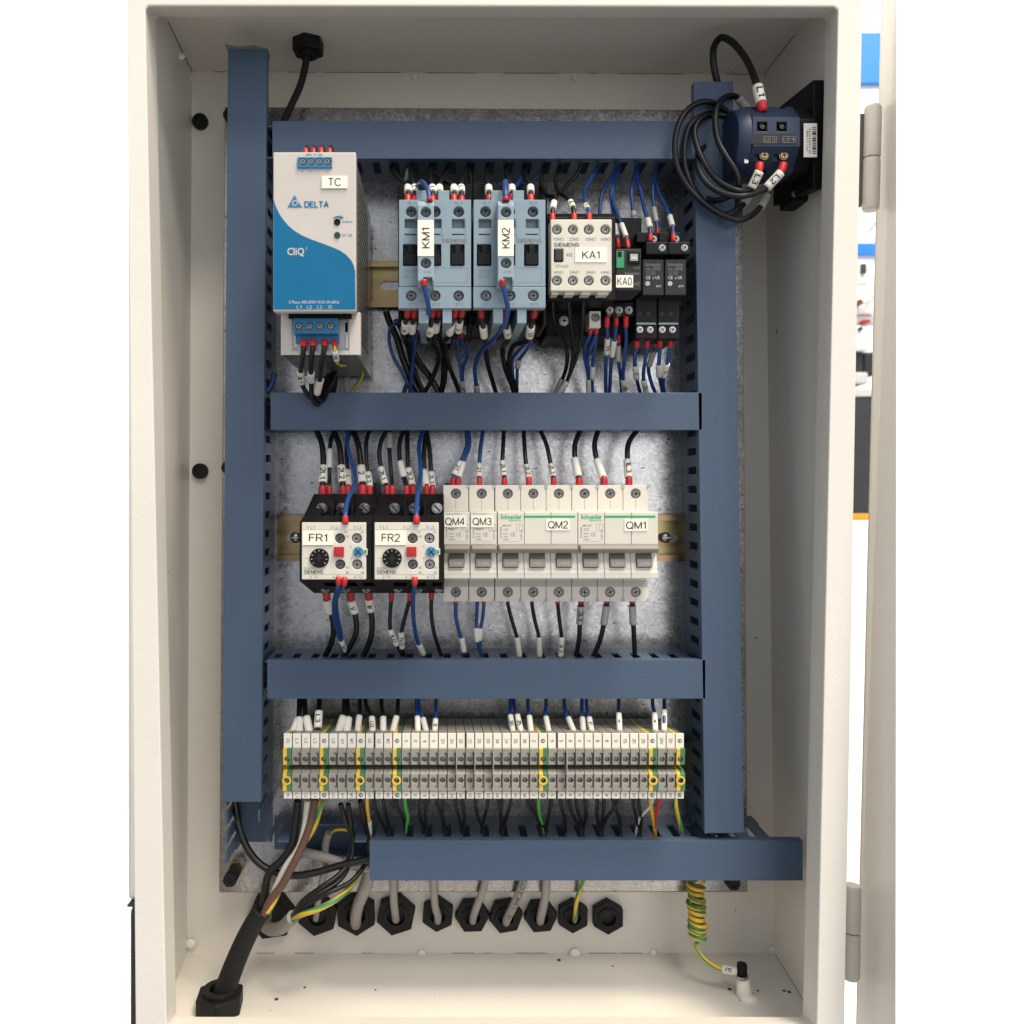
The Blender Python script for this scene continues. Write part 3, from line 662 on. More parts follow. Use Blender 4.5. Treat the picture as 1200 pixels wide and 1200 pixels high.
# ------------------------------------------------------------------ contactors KM1, KM2
def contactor(x0, x1, ax0, ax1, name, label, wells_top, aux_c):
    D = 529; t = thing('contactor', label, 'contactor', P((x0 + x1) / 2, 370, 580), 'pale blue contactors')
    u = MB().prism([(Y(D), Z(234, D)), (Y(600), Z(234, D)), (Y(600), Z(335.5, D)), (Y(D), Z(335.5, D))], 'x', X(x0, D), X(x1, D))
    ub = part('upper_housing', u, 'pale_blue', t, .5); cm = MB()
    for x in wells_top: well(cm, x, 248, D, 6.4, 9)
    for x in wells_top: cm.pbox(x - 8, 255.5, x + 7, 266.5, D - 2, D + 5); cm.pbox(x - 8, 273, x + 6, 274.6, D - 2, D + 2)
    for x in wells_top:
        cm.pbox(x - 10, 285, x + 7, 310.5, D - 2, D + 8)
    cut(ub, cm)
    for x in wells_top:
        screw(x, 248.5, D + 6, 2.6, t, m='screwdark')
        part('latch', MB().pbox(x - 9.6, 285.4, x + 6.6, 297, D + 2.5, D + 9).pbox(x - 8.6, 297, x + 5.8, 310.2, D - .8, D + 9).pbox(x - 4.5, 287, x + 2, 297, D - .2, D + 6), 'black', t, .3)
        part('ridge', MB().box(X(x + 8.1, D), X(x + 8.8, D), Y(D - .5), Y(D), Z(276, D), Z(256, D)), 'pale_blue2', t)
    lo = part('lower_housing', MB().pbox(x0 - .5, 336, x1 + .2, 361, D - 1, D + 6), 'pale_blue', t, .5); part('terminal_bay', MB().pbox(x0, 337, x1, 358, D + 6.1, 602), 'black', t); cm = MB()
    wl = (x0 + 14.5, x0 + 42.5, x0 + 70)
    for x in wl: well(cm, x, 346.5, D - 1, 6.4, 6)
    cut(lo, cm)
    for i, x in enumerate(wl):
        screw(x, 346.7, D + 3, 2.6, t, m='screwdark'); ptext(('2T1', '4T2', '6T3')[i], x + 1, 356.5, D - 1.1, 9, 3.6, 'inkpale', t)
    for a, b_ in ((x0 + 23, x0 + 34.5), (x0 + 51, x0 + 62)):
        part('lower_fin', MB().pbox(a, 358, b_, 379, D + .5, 602), 'pale_blue', t, .4)
    for a, b_ in ((x0 + 20.5, x0 + 34), (x0 + 46, x0 + 59)):
        part('upper_fin', MB().pbox(a, 223, b_, 240, D + 13, 600), 'pale_blue', t, .4)
    part('base', MB().pbox(x0 - 1, 215, x1 + 2, 384, 603, 641), 'black', t, .8)
    part('foot', MB().pbox(x0 - 1, 361, x0 + 4, 381, 560, 602.8), 'black', t, .6); part('foot', MB().pbox(x1 - 3, 361, x1 + 1.2, 381, 560, 602.8), 'black', t, .6)
    A = 516
    al, ar = X(ax0, A), X(ax1, A)
    ab = part('auxiliary_block', MB().prism([(Y(A), Z(240, A)), (Y(A + 4), Z(233, A)), (Y(D), Z(233, A)), (Y(D), Z(335, A)), (Y(A + 5), Z(335, A)), (Y(A), Z(329, A))], 'x', al, ar), 'pale_blue2', t, .4); cm = MB()
    for y in (248.5, 308.3): well(cm, aux_c, y, A, 6.2, 8)
    cm.pbox(aux_c - 3, 324, aux_c + 7.5, 336, A - 2, A + 6)
    cut(ab, cm)
    for y in (248.8, 308.6): screw(aux_c, y, A + 5, 2.5, t, m='screwdark')
    ptext('NC', aux_c + 4, 238.5, A - .1, 5, 2.6, 'inkpale', t); ptext('2 NC', aux_c + 2, 318.4, A - .1, 9, 2.6, 'inkpale', t)
    label_strip(name, ax0, 257.8, ax1, 300, A, t, 24, 9.3, 90)
    for x, s_ in zip((x0 + 14.5, x0 + 70), ('1L1', '5L3')): ptext(s_, x, 237.6, D - .1, 9, 3.2, 'inkpale', t)
    ptext('SIEMENS', x0 + 65, 282, D - .1, 30, 4.4, 'inkgrey', t, bold=True)
    part('print_frame', MB().pbox(ax1 + 2, 313.5, x1 - 4, 314, D - .06, D + .1).pbox(x1 - 4.5, 314, x1 - 4, 331, D - .06, D + .1).pbox(ax1 + 2, 331, x1 - 4, 331.4, D - .06, D + .1), 'inkpale', t)
    ptext('3TF30', x0 + 13, 318, D - .1, 14, 3.2, 'inkpale', t); ptext('AC-3', x0 + 12, 324, D - .1, 13, 3, 'inkpale', t)
    return t
contactor(467.5, 552, 489.5, 508.5, 'KM1', 'pale blue contactor carrying the paper tag KM1', (482, 510, 537.5), 499)
contactor(555, 639.2, 583.5, 602.2, 'KM2', 'pale blue contactor carrying the paper tag KM2', (569, 597, 624.5), 593)
# coil terminals peeping out under the contactors
# ------------------------------------------------------------------ auxiliary relay KA1
D = 548
ka = thing('auxiliary_relay', 'cream auxiliary relay tagged KA1 beside the pale blue contactors', 'relay', P(681, 395, 590))
fb = part('face', MB().pbox(645.3, 257, 717, 341, D, D + 12), 'cream', ka, .5); cm = MB()
for x in (652.6, 671.3, 690, 709.5):
    for y in (269, 328.8): well(cm, x, y, D, 5.9, 8)
cm.pbox(649.6, 290.6, 660.6, 306, D - 2, D + 3)
cut(fb, cm)
for x in (652.6, 671.3, 690, 709.5):
    for y in (269.3, 329): screw(x, y, D + 4, 2.4, ka)
for i, x in enumerate((654.5, 673, 692, 709.5)):
    ptext('%d3NO' % (i + 1), x, 280.2, D - .1, 11.5, 3.4, 'inkgrey', ka); ptext('%d4NO' % (i + 1), x, 319, D - .1, 11.5, 3.4, 'inkgrey', ka)
ptext('SIEMENS', 664, 286.8, D - .1, 30, 4.2, 'inkgrey', ka, bold=True); ptext('40E', 667, 298.5, D - .1, 8, 4, 'inkgrey', ka); ptext('3TH40', 658.5, 312, D - .1, 15, 3.4, 'inkgrey', ka)
part('actuator', MB().pbox(650.2, 291.2, 660, 305.4, D - .8, D + 4), 'midgrey', ka, .6)
part('lower_lip', MB().pbox(646, 341.3, 654, 345.5, D + 3, D + 12).pbox(662, 341.3, 673, 345.5, D + 3, D + 12).pbox(681, 341.3, 692, 345.5, D + 3, D + 12).pbox(700, 341.3, 713, 345.5, D + 3, D + 12), 'cream', ka, .3)
part('body', MB().pbox(641.5, 254, 721.5, 352, D + 12.2, 600).pbox(640, 250, 722, 394, 600.2, 641), 'black', ka, .6)
label_strip('KA1', 674, 290, 711, 307.2, D, ka, 20.5, 9)
a2 = part('coil_terminal', MB().pbox(690.5, 364.5, 704, 384, 585, 600.1), 'cream', ka, .4); cm = MB(); well(cm, 697.8, 371.5, 585, 5.2, 6); cut(a2, cm)
screw(697.8, 371.7, 589, 2.4, ka, m='screwdark')
part('rail_clip', MB().pbox(648, 390, 662, 401, 628, 640), 'cream2', ka, .4)
screw(661, 376, 598, 3.4, ka, name='fixing_screw')
# ------------------------------------------------------------------ timing relay KA0
kt = thing('timing_relay', 'black timing relay with green tab and paper tag KA0', 'relay', P(736, 400, 600))
D = 562
part('body', MB().pbox(721.8, 291.5, 751.5, 340.5, D, 602), 'darkgrey', kt, .5)
part('chin', MB().hexa([P(722, 341, D + 1), P(751, 341, D + 1), P(739, 352, D + 14), P(718, 352, D + 14)], [P(722, 341, 600), P(751, 341, 600), P(739, 352, 600), P(718, 352, 600)]), 'midgrey', kt, .3)
part('green_tab', MB().pbox(722.2, 294, 731.5, 314, D - .8, D + 2), 'green_tab', kt, .3)
part('tab_hole', MB().pbox(724, 294.5, 728.5, 301, D - 1, D), 'black', kt)
part('window', MB().pbox(736, 294, 750, 309, D - 1.2, D), 'black', kt, .4); part('window_glass', MB().pbox(738.5, 297.5, 747.5, 305.5, D - 1.5, D - 1.1), 'psu_metal', kt)
part('window_bar', MB().pbox(740, 301, 746, 303.2, D - 1.9, D - 1.4), 'inkwhite', kt)
label_strip('KA0', 722, 322.4, 742, 336.8, D, kt, 17, 9)
ptext('Schneider', 741, 320.3, D - .1, 18, 3.4, 'inkgrey', kt); ptext('RSB', 746, 314, D - .1, 7, 2.6, 'inkgrey', kt); ptext('A2', 746.5, 332.5, D - .1, 6, 4, 'inkgrey', kt)
sk = part('socket', MB().pbox(710, 354, 748, 371, 588, 641), 'black', kt, .5); part('socket_foot', MB().pbox(711, 371, 748, 396, 607, 641), 'black', kt, .5); part('socket_head', MB().pbox(722, 255, 752, 290, 600, 641), 'black', kt, .5)
for x in (714.5, 725.5, 737): screw(x, 363.5, 587.4, 2.6, kt, m='screwdark')
for x in (713.5, 725): part('terminal_mark', MB().pbox(x - 2, 368.8, x + 2, 370.2, 587.7, 588.2), 'inkgrey', kt)
# ------------------------------------------------------------------ two plug-in relays on sockets
def plug_relay(dx, label, txt):
    t = thing('plug_in_relay', label, 'relay', P(765 + dx, 400, 600), 'black plug-in relays'); D = 574
    part('body', MB().pbox(753 + dx, 304, 778 + dx, 346, D, 610), 'darkgrey', t, .6)
    part('socket_head', MB().pbox(757 + dx, 283.5, 783 + dx, 298, 572, 640).hexa([P(757 + dx, 298, 572), P(783 + dx, 298, 572), P(777 + dx, 305, 588), P(754 + dx, 305, 588)], [P(757 + dx, 298, 610), P(783 + dx, 298, 610), P(777 + dx, 305, 610), P(754 + dx, 305, 610)]), 'black', t, .6)
    part('rear_step', MB().pbox(746 + dx, 272, 771.6 + dx, 284, 592, 640), 'black', t, .6)
    screw(776 + dx, 290.3, 571.4, 2.3, t); screw(766 + dx, 280, 591.4, 2.3, t)
    part('socket_foot', MB().pbox(745 + dx, 348, 770 + dx, 378, 584, 640).pbox(745 + dx, 378, 770.2 + dx, 397, 580, 640), 'black', t, .5)
    part('marker_strip', MB().pbox(746 + dx, 378, 768.5 + dx, 380.4, 579, 580.2), 'inkpale', t)
    for x in (750, 762): screw(x + dx, 386.3, 579.4, 2.25, t)
    for x in (749.5, 760): part('pin_hole', MB().cyl(P(x + dx, 367.5, 583.8), 'y', 1.6, .4, 10), 'well', t)
    ptext('Schneider', 765.5 + dx, 309.8, D - .1, 18.5, 4, 'inkgrey', t); ptext('Electric', 770 + dx, 313, D - .1, 8, 2, 'inkgrey', t)
    ptext(txt, 765.5 + dx, 315.5, D - .1, 17, 2.6, 'inkgrey', t)
    ptext('12 A 250V', 763 + dx, 318.8, D - .1, 11, 2, 'inkgrey', t); ptext('24 VDC', 763 + dx, 321.4, D - .1, 11, 2, 'inkgrey', t)
    ptext('CE  c US', 765 + dx, 325.3, D - .1, 16, 3.6, 'inkwhite', t)
    part('stamp', MB().ring((X(759 + dx, D), Y(D - .15), Z(332.3, D)), 'y', .9, 1.5, .12, 16).ring((X(759 + dx, D), Y(D - .15), Z(332.3, D)), 'y', .2, .6, .12, 10), 'inkwhite', t)
    ptext('0717', 772 + dx, 335.5, D - .1, 6, 2.4, 'inkwhite', t)
    return t
plug_relay(0, 'black plug-in relay directly beside the timing relay tagged KA0', 'RSB 1A120BD')
plug_relay(26.2, 'black plug-in relay at the end of its row beside the tall duct', 'RSB 2A080BD')

# ------------------------------------------------------------------ overload relays FR1, FR2
def overload(dx, name, label, shine):
    t = thing('overload_relay', label, 'overload relay', P(392 + dx, 690, 590), 'black and cream overload relays'); D = 530
    prof = [(Y(D), Z(612, D)), (Y(548), Z(604, 540)), (Y(590), Z(579, 590)), (Y(641), Z(579, 590)), (Y(641), Z(695, 590)), (Y(590), Z(695, 590)), (Y(D), Z(681, D))]
    b = part('housing', MB().prism(prof, 'x', X(351 + dx, D), X(435.5 + dx, D)), 'black', t, .9); cm = MB()
    wx = (377, 400.5, 427)
    for x in wx: cm.pbox(x + dx - 9, 585, x + dx + 9, 606, 520, 566)
    for x in (381, 405, 429): cm.pbox(x + dx - 8, 686, x + dx + 8, 694, 520, 572)
    cut(b, cm)
    for i, x in enumerate(wx): screw(x + dx, 595.5, 562, 3.5, t, kind='slot', m='screw' if shine == i else 'screwdark', rot=45 if i != 1 else 20)
    for x in (381, 405, 429): screw(x + dx, 689.5, 570, 3.0, t, kind='slot', m='screwdark')
    for x in (389, 412.5): part('rib', MB().pbox(x + dx - 1, 586, x + dx + 1, 606, 548, 570), 'black', t)
    F = 527.5
    f = part('face', MB().pbox(353.6 + dx, 612.3, 429 + dx, 679.2, F, D + 1), 'cream', t, .5); cm = MB()
    for x, y in ((398.3, 631), (418, 631), (398.5, 661.5), (418.5, 661.5)): well(cm, x + dx, y, F, 5.9, 4)
    cut(f, cm)
    for i, (x, y) in enumerate(((398.3, 631), (418, 631), (398.5, 661.5), (418.5, 661.5))): screw(x + dx, y, F + 2, 2.5, t, m='screw' if (i in (1, 3)) else 'screwdark')
    dc = P(374.3 + dx, 654, F)
    d = part('dial', MB().cyl((dc.x, dc.y - 1.6, dc.z), 'y', 5.9, 2, 26, r2=6.1), 'black', t, .3)
    mk = MB()
    for i in range(9):
        a = R(-40 + i * 32.5); mk.tube([(dc.x + 4.1 * math.cos(a), dc.y - 1.65, dc.z + 4.1 * math.sin(a)), (dc.x + 4.6 * math.cos(a), dc.y - 1.65, dc.z + 4.6 * math.sin(a)), (dc.x + 5.2 * math.cos(a), dc.y - 1.65, dc.z + 5.2 * math.sin(a))], .16, 4)
    part('scale_marks', mk, 'cream', d)
    part('cross_slot', MB().box(dc.x - 2.4, dc.x + 2.4, dc.y - 1.9, dc.y - 1.5, dc.z - .5, dc.z + .5).box(dc.x - .5, dc.x + .5, dc.y - 1.92, dc.y - 1.5, dc.z - 2.4, dc.z + 2.4), 'well', d)
    part('reset_button', MB().pbox(391.2 + dx, 641, 402.8 + dx, 652.6, F - 2.4, F + .5).cyl((X(397 + dx, F), Y(F - 2.7), Z(646.8, F)), 'y', 1.9, .5, 16), 'red_btn', t, .4)
    bc = P(420 + dx, 646.5, F)
    bb = part('test_button', MB().cyl((bc.x, bc.y - 1.8, bc.z), 'y', 3.1, 2.2, 20), 'blue_btn', t, .3)
    part('cross_slot', MB().tube([(bc.x - 1.7, bc.y - 1.85, bc.z - 1.7), (bc.x, bc.y - 1.85, bc.z), (bc.x + 1.7, bc.y - 1.85, bc.z + 1.7)], .35, 4).tube([(bc.x - 1.7, bc.y - 1.86, bc.z + 1.7), (bc.x, bc.y - 1.86, bc.z), (bc.x + 1.7, bc.y - 1.86, bc.z - 1.7)], .35, 4), 'ink', bb)
    part('window', MB().pbox(426 + dx, 643, 430.6 + dx, 650.2, F - .5, F + 1), 'cream', t, .2); part('trip_flag', MB().pbox(427 + dx, 644.4, 429.4 + dx, 648.8, F - .7, F), 'green_tab', t)
    part('print_line', MB().pbox(355 + dx, 620.6, 427 + dx, 620.9, F - .06, F + .1).pbox(355 + dx, 673, 427 + dx, 673.3, F - .06, F + .1).pbox(355 + dx, 639.5, 389 + dx, 639.8, F - .06, F + .1).pbox(357 + dx, 654, 362 + dx, 654.3, F - .06, F + .1), 'inkgrey', t)
    for s_, x, y in (('1 L1', 364, 618), ('3 L2', 391.5, 618), ('5 L3', 419, 618), ('2 T1', 367, 676.2), ('4 T2', 394, 676.2), ('6 T3', 420, 676.2)): ptext(s_, x + dx, y, F - .08, 9, 3.4, 'inkgrey', t)
    for s_, x, y in (('95', 405.5, 623.5), ('97', 424.5, 623.5), ('96', 407, 671), ('98', 425, 671), ('NC', 407.5, 628.5), ('NC', 407.5, 665), ('NO', 425, 665), ('H', 411, 640.5), ('A', 411, 654)): ptext(s_, x + dx, y, F - .08, None, 2.7, 'inkgrey', t)
    ptext('SIEMENS', 367.5, 670.2, F - .08, 23, 3.9, 'inkgrey', t, bold=True) if dx == 0 else ptext('SIEMENS', 367.5 + dx, 670.2, F - .08, 23, 3.9, 'inkgrey', t, bold=True)
    ptext('3UA50', 362 + dx, 666, F - .08, 12, 3, 'inkgrey', t)
    label_strip(name, 354.4 + dx, 621.5, 391 + dx, 638.8, F - .2, t, 21.5, 9)
    part('clip_ear', MB().pbox(436 + dx, 566, 441 + dx, 582, 600, 641), 'black', t, .5)
    return t
overload(0, 'FR1', 'black and cream overload relay carrying the paper tag FR1', -1)
overload(85.2, 'FR2', 'black and cream overload relay carrying the paper tag FR2', 2)

# ------------------------------------------------------------------ circuit breakers
POLE = {}
def breaker(px0, poles, name, label, amp):
    Dn, Ds = 568, 594; x0 = X(px0, Dn); w = 17.8
    t = thing('circuit_breaker', label, 'circuit breaker', (x0 + w * poles / 2, Y(600), Z(706, 594)), 'cream miniature circuit breakers')
    og = ORG[t.name]['org']
    zt, zb = Z(568.5, Ds), Z(705, Ds); n0, n1 = Z(600, Dn), Z(678, Dn)
    def key(nm, fn):
        if nm not in POLE: POLE[nm] = fn()
        return POLE[nm]
    def mk_pole():
        pr = [(Y(Ds), zt), (Y(640), zt), (Y(640), zb), (Y(Ds), zb), (Y(Ds), n1 - .6), (Y(Dn), n1), (Y(Dn), Z(671, Dn)), (Y(Dn + 1), Z(667.5, Dn)), (Y(Dn + 1), Z(666, Dn)), (Y(Dn + 4), Z(649.5, Dn)), (Y(Dn), Z(647.5, Dn)), (Y(Dn), n0), (Y(Ds), n0 + .5)]
        tmp = bpy.data.objects.new('pole', MB().prism(pr, 'x', .12, w - .12).mesh('pole', 'cream2')); col.objects.link(tmp)
        cm = MB()
        for z in (Z(578.5, Ds), Z(693.8, Ds)): cm.cyl((w / 2, Y(Ds) - 2, z), 'y', 3.55, 7, 20)
        cm.box(w / 2 - 5.2, w / 2 + 5.2, Y(Dn) - 5, Y(Dn + 6), Z(665.3, Dn), Z(648, Dn))
        cut(tmp, cm); me = tmp.data; bpy.data.objects.remove(tmp, do_unlink=True); return me
    for i in range(poles):
        xo = x0 + i * w
        def place(nm, me, x=xo):
            o = link(nm, me, t); o.location = ((x - og[0]) * S, -og[1] * S, -og[2] * S); return o
        bev(place('pole', key('pole', mk_pole)), .45)
        place('lower_band', key('band', lambda: MB().box(.3, w - .3, Y(Ds - .25), Y(Ds + 1), Z(687.5, Ds), Z(680, Ds)).mesh('band', 'shoulder')))
        place('toggle', key('toggle', lambda: MB().prism([(Y(Dn + 5.5), Z(664.5, Dn)), (Y(Dn - 1.6), Z(664, Dn)), (Y(Dn + .2), Z(655, Dn)), (Y(Dn + 5.5), Z(649, Dn))], 'x', w / 2 - 5, w / 2 + 5).mesh('toggle', 'lever')))
        cxp = (xo + w / 2) / Dn * 1000 + CX
        ptext('I·ON', cxp, 660.3, Dn - 1.2, 11, 2.9, 'inkwhite', t)
        for yy in (578.5, 693.8): screw((xo + w / 2) / Ds * 1000 + CX, yy, Ds + 2.5, 3.0, t, m='screwdark')
        part('centre_line', MB().box(xo + w / 2 - .1, xo + w / 2 + .1, Y(Ds - .05), Y(Ds + .3), Z(599, Ds), Z(585, Ds)).box(xo + w / 2 - .1, xo + w / 2 + .1, Y(Ds - .05), Y(Ds + .3), zb + .1, zb + 4), 'seam', t)
        if i < poles - 1 or True: part('joint_plug', MB().box(xo + w - 1, xo + w + 1, Y(Ds - .6), Y(Ds + 3), zt - 2.2, zt + .1).box(xo + w - 1, xo + w + 1, Y(Ds - .6), Y(Ds + 3), zb - .1, zb + 2.2), 'shoulder', t)
    W = w * poles
    hb = MB().prism([(Y(Dn - .1), Z(637, Dn)), (Y(Dn - 4.5), Z(639.5, Dn)), (Y(Dn - 5.5), Z(643, Dn)), (Y(Dn - 3.8), Z(647.5, Dn)), (Y(Dn - .1), Z(648, Dn))], 'x', x0 + .7, x0 + W - .7)
    part('lever_bar', hb, 'lever', t, .5)
    k = 1000 / Dn; pl = px0
    pr = px0 + W * k
    if poles == 3:
        ptext('Schneider', pl + 16, 605.5, Dn - .12, 25, 5.4, 'inkgreen', t, bold=True); ptext('Electric', pl + 21, 609.7, Dn - .12, 14, 2.2, 'inkgreen', t)
        part('green_line', MB().pbox(pl + 31, 604.2, pr - 3, 606.6, Dn - .15, Dn + .2), 'inkgreen', t)
        fx = pl + 7
        label_strip(name, *((640, 608.2, 667.8, 621.5) if name == 'QM2' else (731.7, 608.6, 758.8, 622.3)), Dn, t, 23.5, 8.6)
    else:
        fx = pl + 7
        ptext('Schneider', pl + 12, 602, Dn - .12, 18, 1.8, 'inkgreen', t)
        label_strip(name, pl + .2 if name == 'QM4' else pl + 1, 604.3, pl + 27, 617.8, Dn, t, 22.5, 8.6)
    # fine print
    ptext('Multi9', fx + 4, 615.8 if poles == 3 else 619.6, Dn - .1, 10, 2, 'inkgrey', t); ptext(amp, fx + 3, 620.5, Dn - .1, None, 2.8, 'inkgrey', t)
    ptext('CE', fx + 11, 626.3, Dn - .1, 5.4, 4.2, 'inkgrey', t)
    for j, y in enumerate((625.3, 628.8, 632)): ptext(('6000 A', '400V~', '50/60Hz')[j], fx + 3, y, Dn - .1, 6.5, 1.7, 'inkgrey', t)
    ptext('IEC60898', pl + 4, 624, Dn - .1, 13, 1.8, 'inkgrey', t, 90); ptext('A9F18', pl + 28, 627, Dn - .1, 12, 1.6, 'inkgrey', t, 90)
    part('print_frame', MB().pbox(fx + 15, 614, fx + 22.5, 614.25, Dn - .06, Dn + .1).pbox(fx + 15, 622, fx + 22.5, 622.25, Dn - .06, Dn + .1).pbox(fx + 14.9, 614, fx + 15.2, 622.2, Dn - .06, Dn + .1).pbox(fx + 18.5, 615, fx + 18.8, 621, Dn - .06, Dn + .1).pbox(fx + 22.3, 614, fx + 22.6, 622.2, Dn - .06, Dn + .1).pbox(fx - 2, 634.4, fx + 20, 634.6, Dn - .06, Dn + .1), 'inkgrey', t)
    return t
breaker(519.3, 1, 'QM4', 'cream single-pole breaker carrying the paper tag QM4', 'C6')
breaker(551, 1, 'QM3', 'cream single-pole breaker carrying the paper tag QM3', 'C6')
breaker(583, 3, 'QM2', 'cream three-pole breaker carrying the paper tag QM2', 'C10')
breaker(677.2, 3, 'QM1', 'cream three-pole breaker carrying the paper tag QM1', 'D32')

# ------------------------------------------------------------------ terminal blocks
marks = ['PE', 'L1', 'L2', 'L3', '#', 'U1', 'V1', 'W1', '#', 'U2', 'V2', 'W2', '#', '0', '0', '1', '9', '31', '31', '32', '32', '33', '33', '34', '34', '35', '36', '2', '#', '5', '5', '6', '6', '7', '8', '8', '9', '15', '20', '20', '#', '24V', '0V', '#']
marks[14] = '0'
EARTH = {0, 4, 8, 12, 28, 40, 43}
ordw = ['first', 'second', 'third', 'fourth', 'fifth', 'sixth', 'seventh', 'eighth', 'ninth', 'tenth', 'eleventh', 'twelfth', 'thirteenth', 'fourteenth', 'fifteenth', 'sixteenth', 'seventeenth', 'eighteenth', 'nineteenth', 'twentieth', 'twenty-first', 'twenty-second']
def nth(i, n):
    return (ordw[i] + ' from the power-cable end') if i < 22 else (ordw[n - 1 - i] + ' from the rotary-switch end')
TW = (X(803.3, 580) - X(331, 580)) / 44; TX0 = X(331, 580)
zc = lambda y, D=580: Z(y, D)
PROF = [(Y(584), zc(859, 586)), (Y(625), zc(851, 620)), (Y(641), zc(851, 620)), (Y(641), zc(936, 600)), (Y(592), zc(936, 588)), (Y(584), zc(927, 582)), (Y(580), zc(927)), (Y(580), zc(907)), (Y(584), zc(904)), (Y(604), zc(903)), (Y(604), zc(898)), (Y(581), zc(897)), (Y(580), zc(877.5)), (Y(584), zc(877.5))]
def term_body(x0, x1, m):
    tmp = bpy.data.objects.new('body', MB().prism(PROF, 'x', x0, x1).mesh('body', m)); col.objects.link(tmp); cm = MB()
    for y in (890.5, 914.5): cm.cyl((TW * .46, Y(578), zc(y)), 'y', 1.95, 6, 16)
    cut(tmp, cm); me = tmp.data; bpy.data.objects.remove(tmp, do_unlink=True); return me
g_body = term_body(.18, TW - .18, 'term_grey'); y_half = term_body(.18, TW * .46, 'term_yel'); n_half = term_body(TW * .46 + .02, TW - .18, 'term_grn')
g_slot = MB().box(TW - .95, TW - .35, Y(579.85), Y(581), zc(897), zc(882.5)).box(TW - 1.9, TW - .35, Y(579.8), Y(581), zc(883.2), zc(882.3)).box(TW - .95, TW - .35, Y(579.85), Y(581), zc(922), zc(907.5)).box(TW - 1.9, TW - .35, Y(579.8), Y(581), zc(922.4), zc(921.5)).mesh('slot', 'well')
t_tag = MB().box(.35, TW - .3, Y(582.6), Y(584.3), zc(877.2, 583), zc(859.5, 583)).mesh('marker_tag', 'tag_white')
b_tag = MB().box(.35, TW - .3, Y(583), Y(592), zc(936, 583), zc(927.6, 583)).mesh('marker_tag', 'tag_white')
w_scr = MB().cyl((TW * .46, Y(582.8), zc(890.7)), 'y', 1.5, 1.5, 12).cyl((TW * .46, Y(582.8), zc(914.7)), 'y', 1.5, 1.5, 12).mesh('clamp_screw', 'screwdark')
m_scr = MB().ball((TW * .46, Y(600), zc(901)), 1.9, 10, 6, (1, .6, .8)).mesh('bridge_screw', 'screw')
y_boss = MB().ring((TW * .46, Y(579.4), zc(914.5)), 'y', 1.95, 3.1, 1.2, 18).mesh('boss', 'term_yel')
sep = MB().box(-.35, .15, Y(576), Y(602), zc(926), zc(878)).mesh('separator', 'clear')
gap = MB().box(-.35, .75, Y(582.2), Y(584), zc(877, 583), zc(859, 583)).box(-.35, .75, Y(582.6), Y(585), zc(936.2, 583), zc(927.4, 583)).mesh('gap_strip', 'well')
bridged = {14, 17, 18, 19, 20, 21, 22, 23, 24, 29, 30, 31, 32, 34, 35, 36, 38, 39}
shared = {}
for i in range(44): shared.setdefault((marks[i], i in EARTH), []).append(i)
for i in range(44):
    xo = TX0 + i * TW
    if i in EARTH: lab = 'yellow and green earth terminal block, %s of the row' % nth(i, 44)
    else: lab = 'grey terminal block with marker %s, %s of the row' % (marks[i], nth(i, 44))
    t = thing('terminal_block', lab, 'terminal block', (xo, 0, 0), 'terminal blocks in a row on the lowest rail')
    def pl(nm, me): return link(nm, me, t)
    if i in EARTH: bev(pl('yellow_half', y_half), .25); bev(pl('green_half', n_half), .25); pl('boss', y_boss)
    else: bev(pl('body', g_body), .25); pl('slot', g_slot)
    pl('clamp_screw', w_scr); a = pl('marker_tag', t_tag); b = pl('marker_tag', b_tag)
    bev(a, .3); bev(b, .3)
    if i in bridged: pl('bridge_screw', m_scr)
    if i in (19, 21, 23, 31): pl('separator', sep)
    if i in (10, 20, 30): pl('gap_strip', gap)
    xc = xo + TW * .5
    for par, y, D, hh in ((a, 868.3, 582.5, 3.2), (b, 931.8, 582.9, 2.2)):
        if marks[i] == '#':
            c = (xc, Y(D), zc(y, D)); o = part('earth_mark', MB().ring((c[0], c[1], c[2]), 'y', 1.0, 1.45, .1, 14).box(c[0] - .15, c[0] + .15, c[1], c[1] + .1, c[2] - .9, c[2] + .9).box(c[0] - .8, c[0] - .3, c[1] - .01, c[1] + .1, c[2] - .3, c[2] + .3), 'ink', par)
        else:
            s_ = marks[i]; o = part('lettering', text_mb(s_, (xc, Y(D), zc(y, D)), (0, 0, -1), (1, 0, 0), 1.55 * len(s_), 2.3 if hh > 3 else 1.8), 'ink' if i > 36 or i % 4 else 'inkgrey', par)

# ------------------------------------------------------------------ wires
NSIDE = {'k': 'wire_k', 'b': 'wire_b', 'w': 'wire_w', 'n': 'wire_n', 'g': 'wire_g', 'y': 'wire_y', 'r': 'wire_r'}
CNAME = {'k': 'black', 'b': 'blue', 'w': 'white', 'n': 'brown', 'g': 'green', 'y': 'yellow', 'yg': 'yellow and green', 'r': 'red'}
def path3(pts, Da, Db):
    out = []; n = len(pts)
    d = [0.]
    for i in range(1, n): d.append(d[-1] + math.hypot(pts[i][0] - pts[i - 1][0], pts[i][1] - pts[i - 1][1]))
    for i, p in enumerate(pts):
        D = p[2] if len(p) > 2 else Da + (Db - Da) * d[i] / max(d[-1], 1e-6)
        out.append(P(p[0], p[1], D))
    return spline(out)
def sub(path, a, b):
    # piece of a path between arc lengths a and b
    out = []; s = 0.
    for i in range(len(path) - 1):
        L = (path[i + 1] - path[i]).length
        if s + L > a and s < b:
            t0 = max(0, (a - s) / L); t1 = min(1, (b - s) / L)
            if not out: out.append(path[i].lerp(path[i + 1], t0))
            out.append(path[i].lerp(path[i + 1], t1))
        s += L
    return out
